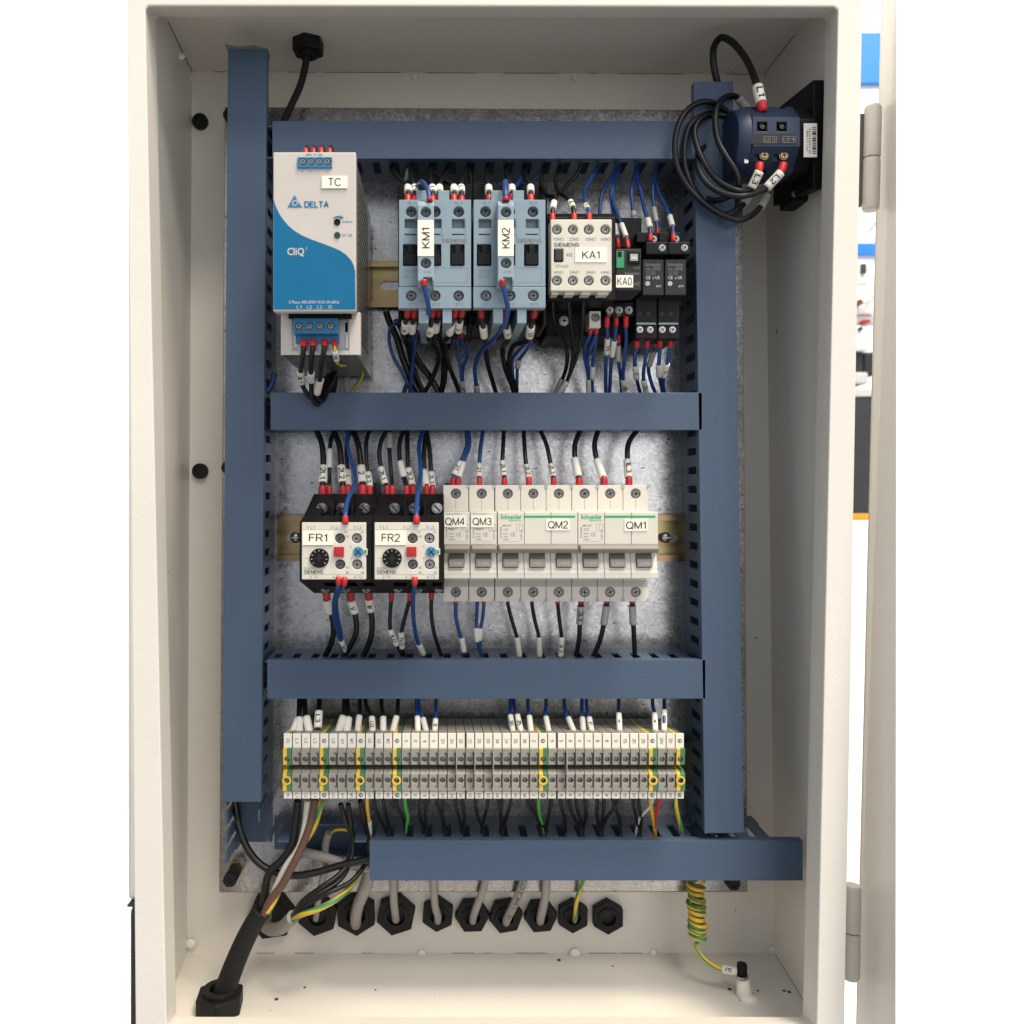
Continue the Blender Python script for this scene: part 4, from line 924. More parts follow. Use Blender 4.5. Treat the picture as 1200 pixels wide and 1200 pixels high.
def wire_mb(c, path, r):
    if c == 'yg': return MB().tube(path, r, 14, lambda k, n: 1 if k in (0, 1, 2, 7, 8, 9) else 0, twist=.11), ['wire_y', 'wire_yg']
    return MB().tube(path, r, 10), NSIDE[c]
def W(c, rpx, Da, Db, pts, label, ferr=0, slv=None, txt='', gs=False, group='control wires with ferrules and marker sleeves', extra=None):
    r = rpx * .54 / 2; path = path3(pts, Da, Db)
    mb, m = wire_mb(c, path, r); og = tuple(path[0])
    t = single('wire', mb, m, label, 'wire', og, group)
    cum = [0.]
    for i in range(1, len(path)): cum.append(cum[-1] + (path[i] - path[i - 1]).length)
    if ferr:
        f = sub(path, 0, ferr * random.uniform(.9, 1.1))
        if len(f) >= 2:
            n = len(f); part('ferrule', MB().tube(f, [r * 1.36 if i < n - 2 else r * 1.26 for i in range(n)], 12), 'ferrule', t)
    for sv, tx, g in ([(slv, txt, gs)] if slv else []) + (extra or []):
        sx, sy, ln = sv
        best = min(range(len(path)), key=lambda i: (path[i].x / (path[i].y + 650) * 1000 + CX - sx) ** 2 + (-path[i].z / (path[i].y + 650) * 1000 + CY - sy) ** 2)
        D = path[best].y + 650; h = ln * D / 2000 * 1.12
        s_ = sub(path, max(0.2, cum[best] - h), min(cum[-1] - .2, cum[best] + h))
        if len(s_) < 2: continue
        a, b = s_[0], s_[-1]; k = max(3, int((b - a).length / 1.5)); mid = path[best]
        # a sleeve is stiff: straight between its ends, passing near the wire's middle
        off = (mid - (a + b) / 2) * .5
        sp = [a.lerp(b, i / k) + off for i in range(k + 1)]
        rs = r * 1.5
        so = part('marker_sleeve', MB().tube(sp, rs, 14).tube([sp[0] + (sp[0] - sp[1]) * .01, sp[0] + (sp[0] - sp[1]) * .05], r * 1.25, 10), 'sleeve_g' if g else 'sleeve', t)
        if tx:
            ax = (b - a).normalized()
            if ax.z > 0: ax = -ax
            fwd = Vector((0, -1, 0)); fwd = (fwd - ax * fwd.dot(ax)).normalized(); up = fwd.cross(ax)
            base = (a + b) / 2 + off; hgt = rs * 1.25; n = len(tx); cw = min(hgt * .85, (b - a).length * .86 / n)
            # letters wrap the round sleeve: bend each vertex round the axis
            vs, fs, tw, th = text_geo(tx, True); kx = cw * n / max(tw, .1); ky = hgt / max(th, .1)
            mbt = MB(); V = []
            for x, y in vs:
                ang = (y * ky) / (rs + .1)
                V.append(base + ax * (x * kx) + (fwd * math.cos(ang) + up * math.sin(ang)) * (rs + .12))
            mbt.add(V, fs); part('lettering', mbt, 'ink', so)
    return t
o3 = ('first', 'second', 'third', 'fourth', 'fifth', 'sixth', 'seventh', 'eighth')
# --- power supply, top ferrules and outgoing wires
for i, (x, y, h) in enumerate(((358.5, 176.5, 3.2), (367.5, 178.2, 2.6), (376.5, 177, 3), (386.5, 176, 3.4))):
    W('k', 4.2, 528, 606, [(x, 190, 528), (x, 177, 530), (x + 1, 172, 548), (x + 3, 178, 585), (x + 4, 190, 618)], 'black wire at the top of the power supply, %s from the tall lidded duct' % o3[i], ferr=11)
W('k', 6.2, 545, 600, [(356, 399, 538), (355.5, 410, 536), (354, 425, 545), (352.5, 440, 572), (356, 455, 582), (364, 466, 588), (371, 464, 594), (380, 450, 606), (386, 440, 615), (384, 464, 622)], 'black wire under the power supply, first terminal, sleeve marked 3L1', ferr=5, slv=(353.5, 440, 25), txt='3L1')
W('k', 6.2, 545, 600, [(367, 399, 538), (366, 410, 536), (364.5, 430, 549), (365, 450, 578), (366, 468, 588), (372, 474, 592), (382, 455, 604), (390, 438, 616), (388, 464, 624)], 'black wire under the power supply, second terminal', ferr=5, slv=(364.5, 441, 25))
W('k', 6.2, 545, 600, [(380.5, 399, 538), (379.5, 412, 536), (376.5, 430, 549), (374, 452, 578), (371, 466, 588), (377, 470, 593), (388, 448, 606), (394, 436, 618), (391, 464, 626)], 'black wire under the power supply, third terminal', ferr=5, slv=(374, 452, 26))
W('yg', 4.6, 545, 620, [(391.5, 399, 538), (392.5, 412, 536), (395, 423, 547), (400, 428, 575), (413, 426, 600), (422, 432, 614), (424, 441, 620), (418, 452, 622), (408, 464, 624)], 'yellow and green wire under the power supply', ferr=5, slv=(394.5, 418, 16), txt='PE')
# --- contactor tops
def top_c(px, slot, nm, which, sl, txt='', c='k', Dt=553, r=6.2, ys=226):
    W(c, r, Dt, 620, [(px, 243, Dt), (px, 231, Dt + 2), (px - .5, 219, Dt + 13), ((px + slot) / 2 - 2, 209, 592), (slot, 198, 613), (slot, 188, 622)],
      '%s wire into the top of the contactor tagged %s, %s in the row' % (CNAME[c], nm, which), ferr=8, slv=(px - .3, ys - 4, 15) if sl else None, txt=txt)
for i, (px, slot, s_) in enumerate(((478, 459, ''), (486, 482, 'L'), (507, 505, '1'), (515.5, 527, ''), (532, 505, ''), (541, 549, 'L'))): top_c(px, slot, 'KM1', o3[i], True, s_)
W('b', 5.4, 520, 610, [(503.5, 236, 518), (502.5, 227, 519), (498.5, 217, 530), (493.5, 213, 545), (489.5, 217, 562), (486, 228, 585), (482, 215, 605), (480, 192, 620)], 'blue wire into the slim block on the contactor tagged KM1, upper end', ferr=2.2)
for i, (px, slot, s_) in enumerate(((573, 571, ''), (600, 593, ''), (622, 615, ''))): top_c(px, slot, 'KM2', o3[i], True, s_)
W('b', 6.4, 520, 610, [(592.8, 236, 518), (592.5, 227, 519), (592, 217, 530), (592.5, 213, 548), (596, 222, 575), (610, 212, 605), (615, 192, 620)], 'blue wire into the slim block on the contactor tagged KM2, upper end', ferr=2.2)
W('k', 6.2, 618, 622, [(549, 186), (551, 205), (553, 222), (556, 245)], 'black wire dropping behind the two contactors between their bodies')
W('k', 6.2, 618, 622, [(459, 186), (466, 205), (478, 225), (490, 240)], 'black wire slanting behind the contactor tagged KM1')
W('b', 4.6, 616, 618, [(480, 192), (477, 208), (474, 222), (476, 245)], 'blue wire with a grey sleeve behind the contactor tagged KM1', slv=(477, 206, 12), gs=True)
W('k', 6.2, 620, 620, [(530, 186), (520, 205), (512, 222), (508, 240)], 'black wire crossing behind the contactor tagged KM1, leaning the other way')
W('b', 4.6, 618, 622, [(640, 188), (632, 203), (621, 217), (606, 240)], 'blue wire running aslant behind the contactor tagged KM2')
# --- KA1 top
W('k', 5.4, 560, 620, [(647.5, 262, 556), (647.5, 250, 558), (649, 238, 566), (650.5, 231, 578), (640, 228, 592), (634, 214, 604), (637, 200, 612), (641, 188, 622)], 'black wire into the auxiliary relay KA1 top, first terminal', ferr=7, slv=(649.3, 241, 15))
W('k', 5.4, 560, 620, [(673, 262, 556), (672.5, 250, 558), (670, 240, 566), (664, 231, 578), (655, 225, 590), (651, 212, 602), (654, 200, 612), (660, 188, 622)], 'black wire into the auxiliary relay KA1 top, second terminal', ferr=7, slv=(669, 241, 15), txt='3L')
W('b', 4.8, 560, 620, [(690.5, 262, 556), (690.5, 250, 558), (687, 242, 570), (685, 234, 582), (686, 222, 594), (694, 207, 606), (704, 190, 622)], 'blue wire into the auxiliary relay KA1 top, third terminal', ferr=7, slv=(687.5, 243, 15), txt='A1')
W('k', 5.4, 616, 622, [(684, 188), (676, 204), (664, 218), (650, 232), (644, 236)], 'black wire crossing aslant above the auxiliary relay KA1')
# --- KA0 and plug-in relay tops
W('b', 4.8, 590, 622, [(724.5, 292, 594), (724.5, 284, 594), (723, 272, 598), (719, 250, 606), (716, 228, 612), (722, 205, 618), (727, 188, 624)], 'blue wire into the timing relay KA0 top, inner one', ferr=7, slv=(722.7, 271, 16))
W('b', 4.8, 588, 622, [(736, 292, 586), (735, 283, 588), (731, 270, 592), (725, 255, 600), (718, 232, 610), (722, 208, 618), (730, 188, 624)], 'blue wire into the timing relay KA0 top, outer one', ferr=7, slv=(731, 271, 19))
W('b', 4.8, 612, 622, [(705, 262), (703, 245), (706, 226), (716, 208), (727, 188)], 'blue wire falling between the relays KA1 and KA0')
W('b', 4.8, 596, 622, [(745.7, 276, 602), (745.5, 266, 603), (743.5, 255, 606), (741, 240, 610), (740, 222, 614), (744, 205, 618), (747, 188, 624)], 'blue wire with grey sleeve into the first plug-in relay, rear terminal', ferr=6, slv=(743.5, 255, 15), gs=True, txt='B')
W('b', 5.4, 588, 622, [(762, 284, 590), (762, 273, 592), (760.5, 262, 596), (756, 248, 602), (751, 225, 612), (746, 206, 618), (750, 188, 624)], 'blue wire with white sleeve into the first plug-in relay, front terminal', ferr=7, slv=(760.3, 262, 13))
W('b', 4.8, 596, 622, [(770.5, 278, 602), (770, 266, 603), (767.5, 252, 606), (765.5, 236, 610), (765, 220, 614), (768, 204, 618), (770, 188, 624)], 'blue wire with grey sleeve into the last plug-in relay, rear terminal', ferr=7, slv=(768, 252, 18), gs=True)
W('b', 4.8, 588, 622, [(789, 284, 588), (788.7, 272, 590), (786.5, 259, 594), (781, 244, 602), (772, 226, 612), (768, 208, 618), (772, 188, 624)], 'blue wire with white sleeve into the last plug-in relay, front terminal', ferr=7, slv=(787, 260, 15))
# --- contactor bottoms
def bot_c(nm, which, px, sx, sy, rest, sl=20, txt='', r=6.4, c='k'):
    W(c, r, 538, 628, [(px, 354, 539), (px, 366, 539), (sx + (px - sx) * .4, sy - 9, 543), (sx, sy + 2, 554), (sx + (sx - px) * .4, sy + 11, 568)] + rest, '%s wire out of the bottom of the contactor tagged %s, %s in the row' % (CNAME[c], nm, which), ferr=9.5, slv=(sx, sy + 1, sl), txt=txt)
bot_c('KM1', 'first', 478, 474.5, 383, [(474, 398, 595), (487, 422, 618), (505, 445, 626), (516, 466, 628)], txt='1')
bot_c('KM1', 'second', 486.3, 483, 383, [(478, 400, 600), (482, 425, 618), (492, 450, 626), (500, 466, 628)])
bot_c('KM1', 'third', 507, 504, 386, [(506, 402, 595), (514, 418, 610), (508, 440, 620), (494, 466, 628)], txt='V')
bot_c('KM1', 'fourth', 515, 511, 382, [(516, 400, 600), (522, 425, 615), (521, 445, 622), (516, 466, 628)])
bot_c('KM1', 'fifth', 533, 527.5, 385, [(521, 402, 596), (526, 428, 612), (534, 448, 622), (541, 466, 628)])
bot_c('KM1', 'sixth', 541.5, 537.5, 382, [(529, 400, 604), (520, 420, 616), (519, 445, 624), (515, 466, 630)], txt='3')
bot_c('KM2', 'first', 564, 567, 388, [(569, 404, 595), (572, 428, 612), (577, 446, 622), (583, 466, 628)], sl=22)
bot_c('KM2', 'second', 591.5, 594.5, 388, [(589, 408, 596), (592, 432, 612), (599, 450, 622), (604, 466, 628)], sl=20, txt='U')
bot_c('KM2', 'third', 626, 621, 388, [(600, 408, 602), (596, 430, 614), (602, 448, 622), (607, 466, 628)], sl=22, txt='U1')
W('b', 5.6, 518, 600, [(496.5, 327, 517), (497, 334, 518), (499.5, 346, 520), (502, 358, 524), (502, 370, 532), (497.5, 378, 545), (492, 384, 560), (486, 396, 590), (484, 420, 615), (480, 466, 628)], 'blue wire bowing down the front of the contactor tagged KM1', ferr=4, slv=(493, 382, 12))
W('b', 5.6, 518, 600, [(588.5, 327, 517), (589, 334, 518), (592, 346, 520), (595, 360, 524), (593.5, 374, 530), (586, 388, 542), (574, 402, 565), (562, 415, 590), (556.5, 432, 606), (558, 450, 616), (560, 466, 624)], 'blue wire bowing down the front of the contactor tagged KM2', ferr=4, slv=(558.5, 456, 12), gs=True)
W('k', 9, 612, 628, [(452, 364, 612), (456, 376, 614), (465, 396, 618), (472, 420, 622), (481, 442, 626), (494, 466, 628)], 'thick black wire slanting below the mounting rail beside the contactor tagged KM1')
W('k', 6.4, 616, 630, [(463, 374), (477, 398), (492, 424), (508, 446), (518, 466)], 'black wire crossing between the power supply and the duct below it')
W('b', 4.6, 612, 628, [(470, 374), (458, 384), (456, 398), (461, 418), (470, 434), (478, 450), (484, 466)], 'blue wire curling under the contactor tagged KM1')
W('k', 6, 626, 628, [(483, 420), (480, 440), (476, 452), (471, 466)], 'black wire end curving into the duct below the power supply')
W('b', 4.6, 606, 628, [(536, 388, 606), (536, 400, 608), (538, 420, 614), (541, 442, 620), (542, 452, 624), (542, 466, 628)], 'blue wire from the coil of the contactor tagged KM1, inner', ferr=5, slv=(541.5, 455, 16), gs=True, txt='0')
W('b', 4.6, 606, 628, [(541.5, 388, 606), (541.5, 400, 608), (548, 416, 614), (543, 430, 620), (542, 444, 624), (545, 466, 628)], 'blue wire from the coil of the contactor tagged KM1, outer', ferr=5)
W('b', 4.6, 606, 628, [(620, 388, 602), (618, 400, 604), (608, 411, 610), (601, 420, 616), (601, 440, 622), (604, 466, 628)], 'blue wire from the coil of the contactor tagged KM2, inner', ferr=5)
W('b', 4.6, 606, 628, [(624, 388, 602), (622, 402, 604), (614, 414, 610), (607.5, 424, 616), (606, 440, 622), (606, 466, 628)], 'blue wire from the coil of the contactor tagged KM2, outer', ferr=5, slv=(607.5, 426, 10), gs=True)
for x0, nm in ((541, 'KM1'), (622, 'KM2')):
    single('coil_terminal', MB().pbox(x0 - 6, 375, x0 + 6, 389, 600, 612), 'cream2', 'small cream coil terminal under the contactor tagged ' + nm, 'terminal', P(x0, 389, 606), 'coil terminals below the contactors', .4)
# --- KA1 bottom
W('k', 5.2, 562, 628, [(647.5, 336, 562), (647.5, 350, 564), (649, 372, 578), (656, 392, 594), (664, 410, 606), (664, 428, 614), (660, 442, 620), (652, 460, 626), (648, 470, 628)], 'black wire out of the auxiliary relay KA1 bottom, first terminal', ferr=8, slv=(654.5, 456, 22), gs=True)
W('k', 5.2, 562, 628, [(666, 336, 562), (666, 350, 564), (668, 372, 576), (671, 395, 592), (671.5, 418, 606), (667, 440, 614), (658, 458, 620), (648, 468, 626)], 'black wire out of the auxiliary relay KA1 bottom, second terminal', ferr=8, slv=(659, 455, 20))
W('k', 5.2, 562, 628, [(684, 336, 562), (684, 350, 564), (683, 372, 576), (681, 395, 592), (675, 420, 606), (668, 438, 614), (662, 452, 622), (656, 468, 628)], 'black wire out of the auxiliary relay KA1 bottom, third terminal', ferr=8)
W('b', 5, 590, 628, [(691.5, 380, 592), (691.5, 392, 592), (686, 404, 600), (685, 416, 608), (688, 432, 616), (690, 446, 622), (690, 466, 628)], 'blue wire under the cream coil terminal of KA1, inner', ferr=7, slv=(690.5, 455, 22), gs=False)
W('b', 5, 590, 628, [(698.5, 380, 592), (698.5, 392, 592), (692, 408, 600), (688, 420, 610), (690, 440, 620), (692, 466, 628)], 'blue wire under the cream coil terminal of KA1, middle', ferr=7)
W('b', 4.6, 594, 628, [(699.5, 384, 596), (699, 394, 597), (696.5, 412, 606), (694.5, 430, 614), (694, 444, 620), (694, 466, 628)], 'blue wire under the cream coil terminal of KA1, outer', slv=(694.5, 438, 15))
# --- KA0 bottom
W('b', 5, 588, 628, [(711.5, 371, 588), (711.5, 382, 589), (712, 394, 594), (711.5, 406, 600), (710, 425, 610), (710, 466, 628)], 'blue wire under the timing relay KA0, first of three', ferr=7, slv=(711.8, 405, 20), txt='11')
W('b', 5, 588, 628, [(722, 371, 588), (722, 382, 589), (721, 394, 594), (718.5, 408, 602), (716, 430, 612), (714, 466, 628)], 'blue wire under the timing relay KA0, second of three', ferr=7, slv=(718.7, 409, 20))
W('b', 5, 588, 628, [(733.5, 371, 588), (733.5, 382, 589), (734, 400, 596), (731.5, 425, 608), (730, 442, 616), (733, 466, 626)], 'blue wire under the timing relay KA0, third of three', ferr=8, slv=(731, 454, 18), txt='18')
W('b', 4.6, 600, 628, [(725, 392, 600), (725, 403, 602), (724.5, 420, 608), (727, 440, 618), (729, 466, 630)], 'blue wire with grey sleeve deeper under the timing relay KA0', ferr=6, slv=(724.5, 413, 18), gs=True)
# --- plug-in relay bottoms
W('b', 5, 590, 628, [(746.5, 394, 590), (746.5, 404, 591), (744, 418, 598), (744.5, 432, 608), (747, 448, 618), (752, 466, 628)], 'blue wire under the first plug-in relay, inner terminal', ferr=8, slv=(745, 436, 19), txt='0')
W('b', 5, 590, 628, [(758.5, 394, 590), (758.5, 404, 591), (756.5, 420, 598), (754, 440, 610), (756, 455, 618), (760, 466, 628)], 'blue wire under the first plug-in relay, outer terminal', ferr=8, slv=(755.5, 453, 18), txt='0')
W('b', 5, 598, 628, [(768.5, 396, 600), (767.5, 406, 602), (764.5, 418, 606), (760, 430, 612), (762, 444, 618), (770, 466, 628)], 'blue wire with grey sleeve between the two plug-in relays', ferr=7, slv=(763.5, 421, 18), gs=True)
W('b', 5, 590, 628, [(773.5, 394, 590), (773.5, 404, 591), (772.5, 420, 598), (772, 436, 608), (774, 448, 618), (778, 466, 628)], 'blue wire under the last plug-in relay, inner terminal', ferr=8, slv=(772.3, 434, 18))
W('b', 5, 590, 628, [(785.5, 394, 590), (785.5, 404, 591), (783, 420, 598), (779.5, 436, 608), (777, 450, 618), (780, 466, 628)], 'blue wire under the last plug-in relay, outer terminal', ferr=8, slv=(780, 435, 19), txt='0')
# --- overload relay tops
def fr(nm, which, px, pts, slv, txt='', r=7.2, gs=False, c='k', ferr=8.2):
    W(c, r, 598, 622, [(px, 583, 598), (px, 571, 599)] + pts, '%s wire into the top of the overload relay tagged %s, %s' % (CNAME[c], nm, which), ferr=ferr, slv=slv, txt=txt, gs=gs)
fr('FR1', 'first terminal, thicker one', 378, [(378.8, 557), (379, 544), (377, 520), (369, 500)], (378.8, 556.5, 21), '2L1', 8)
fr('FR1', 'first terminal, thinner one', 386, [(386, 560), (386, 545), (386.3, 528), (389, 512), (395, 500)], (386.2, 537, 22), '', 5.6)
fr('FR1', 'second terminal, thicker one', 402, [(401, 557), (400, 545), (397.5, 522), (389, 500)], (401, 557.5, 21), '2L2', 8)
fr('FR1', 'second terminal, thinner one', 408, [(408.5, 561), (407, 548), (406, 528), (409, 510), (416, 500)], (408.5, 561, 20), 'L', 5.6)
fr('FR1', 'third terminal, thicker one', 425, [(424, 557), (423, 545), (420, 522), (412, 500)], (424, 558, 21), '2', 8)
fr('FR1', 'third terminal, thinner one', 433.5, [(433, 563), (430.5, 550), (429, 530), (430.5, 512), (436, 500)], (432.6, 564, 19), '2L3', 5.6)
W('b', 5.4, 525, 616, [(404.7, 614, 527), (404.7, 606, 527), (406.5, 590, 540), (412, 576, 560), (417, 564, 575), (415, 550, 590), (410, 535, 602), (407, 518, 612), (409, 500, 620)], 'blue wire into the face of the overload relay tagged FR1, top edge', ferr=4.6)
fr('FR2', 'first terminal, lettered sleeve', 453.5, [(450.5, 565), (446.5, 548), (444.5, 530), (448, 514), (458, 500)], (448.8, 558, 21), '2L1', 6.2)
fr('FR2', 'grey sleeve high up', 459.7, [(458.8, 560), (457.5, 543), (456.5, 526), (457, 500)], (456.8, 518, 18), '', 5.6, True)
fr('FR2', 'second terminal, plain sleeve', 476.5, [(474, 562), (470.5, 548), (468, 532), (469.5, 514), (476, 500)], (470, 550, 19), '', 6.2)
fr('FR2', 'second terminal, lettered sleeve', 484, [(481.5, 562), (478.5, 548), (477.5, 530), (477.5, 500)], (481, 560, 22), '2L2', 6.2)
fr('FR2', 'third terminal, plain sleeve', 499.8, [(498.3, 562), (497, 548), (497, 528), (500, 500)], (498.3, 561, 22), '', 6.2)
fr('FR2', 'third terminal, lettered sleeve', 506.7, [(506, 564), (505, 550), (503.5, 528), (499, 500)], (506, 563.5, 21), '2L3', 6.2)
W('b', 5.6, 525, 616, [(488, 614, 527), (488, 606, 527), (488.5, 590, 540), (490.5, 572, 560), (493, 556, 578), (492.5, 540, 592), (491, 524, 606), (494, 510, 614), (500, 498, 620)], 'blue wire into the face of the overload relay tagged FR2, top edge', ferr=4.6)
# --- breaker tops
def qt(nm, which, px, pts, slv, txt='', r=5.8, c='k', gs=False):
    W(c, r, 606, 622, [(px, 573, 606), (px, 562, 606)] + pts, '%s wire into the top of the breaker tagged %s%s' % (CNAME[c], nm, which), ferr=8, slv=slv, txt=txt, gs=gs)
qt('QM4', ', lettered sleeve', 531, [(535, 549), (541.5, 538), (547, 522), (546, 500)], (535.5, 549, 18), '21', 5.4, 'b')
qt('QM4', ', blank sleeve', 537, [(540, 551), (543.5, 540), (550, 522), (548, 500)], (540.3, 550, 19), '', 5.4, 'b')
qt('QM3', '', 562, [(561, 552), (561.8, 542), (563.5, 522), (567, 500)], (561.2, 553, 16), '21', 5.6, 'b')
qt('QM2', ', first pole', 591, [(589.8, 550), (588.8, 538), (589.8, 520), (590.5, 500)], (589.8, 550.5, 18), '2L1', 5.8)
qt('QM2', ', second pole', 619.7, [(618, 551), (616, 540), (614.5, 520), (613.5, 500)], (618, 552.5, 16), '2L2', 5.8)
qt('QM2', ', third pole', 648.7, [(647, 552), (645, 542), (640, 520), (631, 500)], (647, 552.5, 15), '2L3', 5.8)
qt('QM1', ', first pole', 678.6, [(676, 551), (673.8, 538), (674, 520), (682, 500)], (675.8, 549, 22), '', 7)
qt('QM1', ', second pole', 707.6, [(703.5, 550), (699, 537), (696.8, 520), (702.5, 500)], (703.3, 549.5, 23), '', 7)
qt('QM1', ', third pole', 737, [(735.8, 550), (735.2, 538), (736.5, 520), (749.5, 500)], (735.7, 549, 21), '1L3', 7)
# --- overload relay bottoms
def fb_(nm, which, px, pts, slv, txt='', r=7.6, c='k'):
    W(c, r, 600, 622, [(px, 690, 600), (px + .3, 700, 601)] + pts, '%s wire out of the bottom of the overload relay tagged %s, %s' % (CNAME[c], nm, which), ferr=8, slv=slv, txt=txt)
fb_('FR1', 'first', 382.5, [(384.5, 710), (389, 722), (391, 738), (388, 754), (379, 773)], (384.5, 709.5, 17), '', 7.8)
fb_('FR1', 'second', 410.8, [(413.5, 710), (417, 724), (417.5, 740), (411, 756), (400, 773)], (413.6, 709.5, 16), 'V', 7.8)
fb_('FR1', 'third', 432, [(433.3, 708), (435.5, 722), (436, 738), (432, 755), (424, 773)], (433.4, 708, 16), 'W', 7.8)
W('b', 5, 528, 620, [(396.5, 676, 528), (396.7, 684, 528), (394, 694, 540), (391.5, 706, 560), (392, 724, 590), (397, 745, 608), (404, 760, 618), (408, 773, 622)], 'blue wire from the face of the overload relay FR1, lower edge, sleeved', ferr=4.5, slv=(402.5, 756, 17), txt='10')
W('b', 5, 528, 620, [(404, 676, 528), (403.5, 684, 528), (398, 693, 540), (394, 704, 560), (396, 724, 590), (399.5, 742, 608), (401, 760, 618), (405, 773, 622)], 'blue wire from the face of the overload relay FR1, lower edge, plain', ferr=4.5)
fb_('FR2', 'first', 458.3, [(457.5, 715), (457, 732), (460, 747), (468, 760), (474, 773)], (460.3, 747, 21), '1U2', 5.4)
fb_('FR2', 'second', 480.3, [(476.5, 716), (471.8, 734), (470, 750), (472.5, 764), (474, 773)], (470, 751, 20), '1V2', 5.4)
fb_('FR2', 'third', 505.3, [(505.3, 716), (508, 738), (513, 756), (519, 773)], None, '', 5.4)
W('b', 5.4, 528, 620, [(486, 676, 528), (486, 684, 528), (484.5, 696, 545), (484, 714, 570), (486, 736, 596), (489.5, 752, 610), (495, 764, 618), (498, 773, 622)], 'blue wire from the face of the overload relay FR2, lower edge', ferr=4.5, slv=(493, 761, 17))
# --- breaker bottoms
def qb(nm, which, px, pts, slv, txt='', r=5.2, c='k', gs=False, ferr=4.6):
    W(c, r, 608, 622, [(px, 699, 608), (px, 706, 608)] + pts, '%s wire out of the bottom of the breaker tagged %s%s' % (CNAME[c], nm, which), ferr=ferr, slv=slv, txt=txt, gs=gs)
qb('QM4', '', 534, [(534.5, 724), (539.5, 745), (543.5, 758), (541, 774)], (543, 756.5, 17), '', 5.2, 'b')
qb('QM3', ', first', 559.3, [(558.7, 722), (558, 738), (559.5, 752), (566, 774)], (558.7, 744, 16), '', 4.8, 'b', False, 0)
qb('QM3', ', second', 567, [(565.5, 724), (562.5, 740), (562, 754), (565, 774)], (562.5, 744, 14), '', 4.8, 'b')
qb('QM2', ', first pole', 595, [(599, 724), (605, 744), (607.5, 758), (609, 774)], (607.3, 758, 23), '', 5.2, 'k', False, 0)
qb('QM2', ', second pole', 623.3, [(626.5, 726), (631, 744), (632, 758), (632, 774)], (631.8, 757, 23), '', 5.2, 'k', False, 0)
qb('QM2', ', third pole', 653.5, [(655.5, 726), (657.8, 744), (658, 758), (655.5, 774)], (658, 757, 23), '3L3', 5.2)
qb('QM1', ', first pole', 681, [(680, 720), (679.3, 734), (678.5, 750), (674, 774)], (680.2, 719.5, 21), '2L3', 6.4, 'k', True)
qb('QM1', ', second pole', 711, [(709.3, 720), (707.2, 734), (702.5, 752), (693, 774)], (709.3, 720, 22), '', 6.4, 'k', True)
qb('QM1', ', third pole', 741, [(741.3, 720), (742.3, 734), (743.3, 752), (744, 774)], (741.4, 720, 22), '', 6.4, 'k', True)
# --- from the duct down into the terminal blocks
def tt(c, x0, x1, sx, sy, sl, txt='', r=5.4, note='', gs=False):
    W(c, r, 618, 600, [(x0, 812, 622), (x0 + (x1 - x0) * .15, 826, 616), (x1, sy - 10, 608), (sx, sy, 602), (sx + (sx - x1) * .4, 862, 598), (sx, 872, 596)], '%s wire into the terminal row from above, %s' % (CNAME[c], note), slv=(sx, sy + 1, sl), txt=txt, gs=gs)
bk = [(352, 350.5, 345, 850, 17, ''), (351, 350.5, 350.7, 850, 18, ''), (357, 358.5, 361.3, 849, 19, ''), (374.5, 374, 373, 843, 19, 'L3'), (404, 403.5, 398.5, 849, 20, ''), (407, 408.5, 407, 850, 18, ''), (422, 421.5, 419.8, 848.5, 20, ''), (428, 435.5, 436.5, 850, 20, 'U2'), (447, 449, 449, 850, 20, ''), (466.5, 465.5, 461.5, 849.5, 21, '')]
bl = [(488, 489, 489.5, 849, 19, ''), (490, 494.5, 498.2, 850, 18, ''), (511, 510.8, 509.7, 851, 17, 'B'), (598, 597.5, 600, 848, 21, '30'), (602, 605.5, 609, 847.5, 21, '35'), (618.5, 619.8, 621.7, 848.5, 20, ''), (640, 639, 642, 849, 19, ''), (661, 664, 670, 849, 18, ''), (682, 682, 683.2, 849, 17, ''), (687, 689.5, 692.3, 849, 17, 'P'), (725, 725, 725.7, 846, 21, ''), (764.5, 767, 767.6, 846, 21, ''), (778.5, 778.5, 778.3, 844, 25, '')]
for i, a in enumerate(bk): tt('k', *a, r=7 if i in (1, 2, 3, 4, 5) else 5.6, note='%s black one along the row' % (ordw[i]))
for i, a in enumerate(bl): tt('b', *a, r=5, note='%s blue one along the row' % (ordw[i]), gs=False)
# --- from the terminal blocks down into the lowest duct
def tb(c, x0, x1, note, r=4.6, y0=930, slv=None, txt='', bow=0):
    W(c, r, 602, 628, [(x0, y0, 600), (x0 + (x1 - x0) * .12 + bow * .3, 944, 603), (x0 + (x1 - x0) * .6 + bow, 958, 610), (x1, 972, 616), (x1 + (x1 - x0) * .1, 986, 622), (x1, 1004, 626)], '%s wire leaving the terminal row downwards, %s' % (CNAME[c], note), slv=slv, txt=txt)
low = [(438, 452), (449, 456), (463, 475), (492, 496), (498, 499), (511, 520), (519, 522), (533, 541), (542, 542.5), (557, 566), (572, 565), (584, 587), (588, 589), (599, 589), (617, 634), (624, 638), (646, 640), (656, 662), (667, 680), (675, 682), (686, 683), (700, 703), (708, 705), (718, 727), (725, 705), (742, 748), (748, 750)]
for i, (a, b) in enumerate(low): tb('k', a, b, ('%s plain black one along' % ordw[i]) if i < 22 else ('%s plain black one from the end' % ('fifth', 'fourth', 'third', 'second', 'last')[i - 22]).replace('last plain black one from the end', 'last plain black one'), bow=(-2, 0, 2)[i % 3])
tb('g', 474, 475.5, 'bright green one near the power cable', 4.8, bow=3)
tb('g', 631, 637, 'bright green one near the middle', 4.4, bow=-2)
tb('w', 766, 746, 'white one near the rotary-switch end', 4.2, bow=-4)
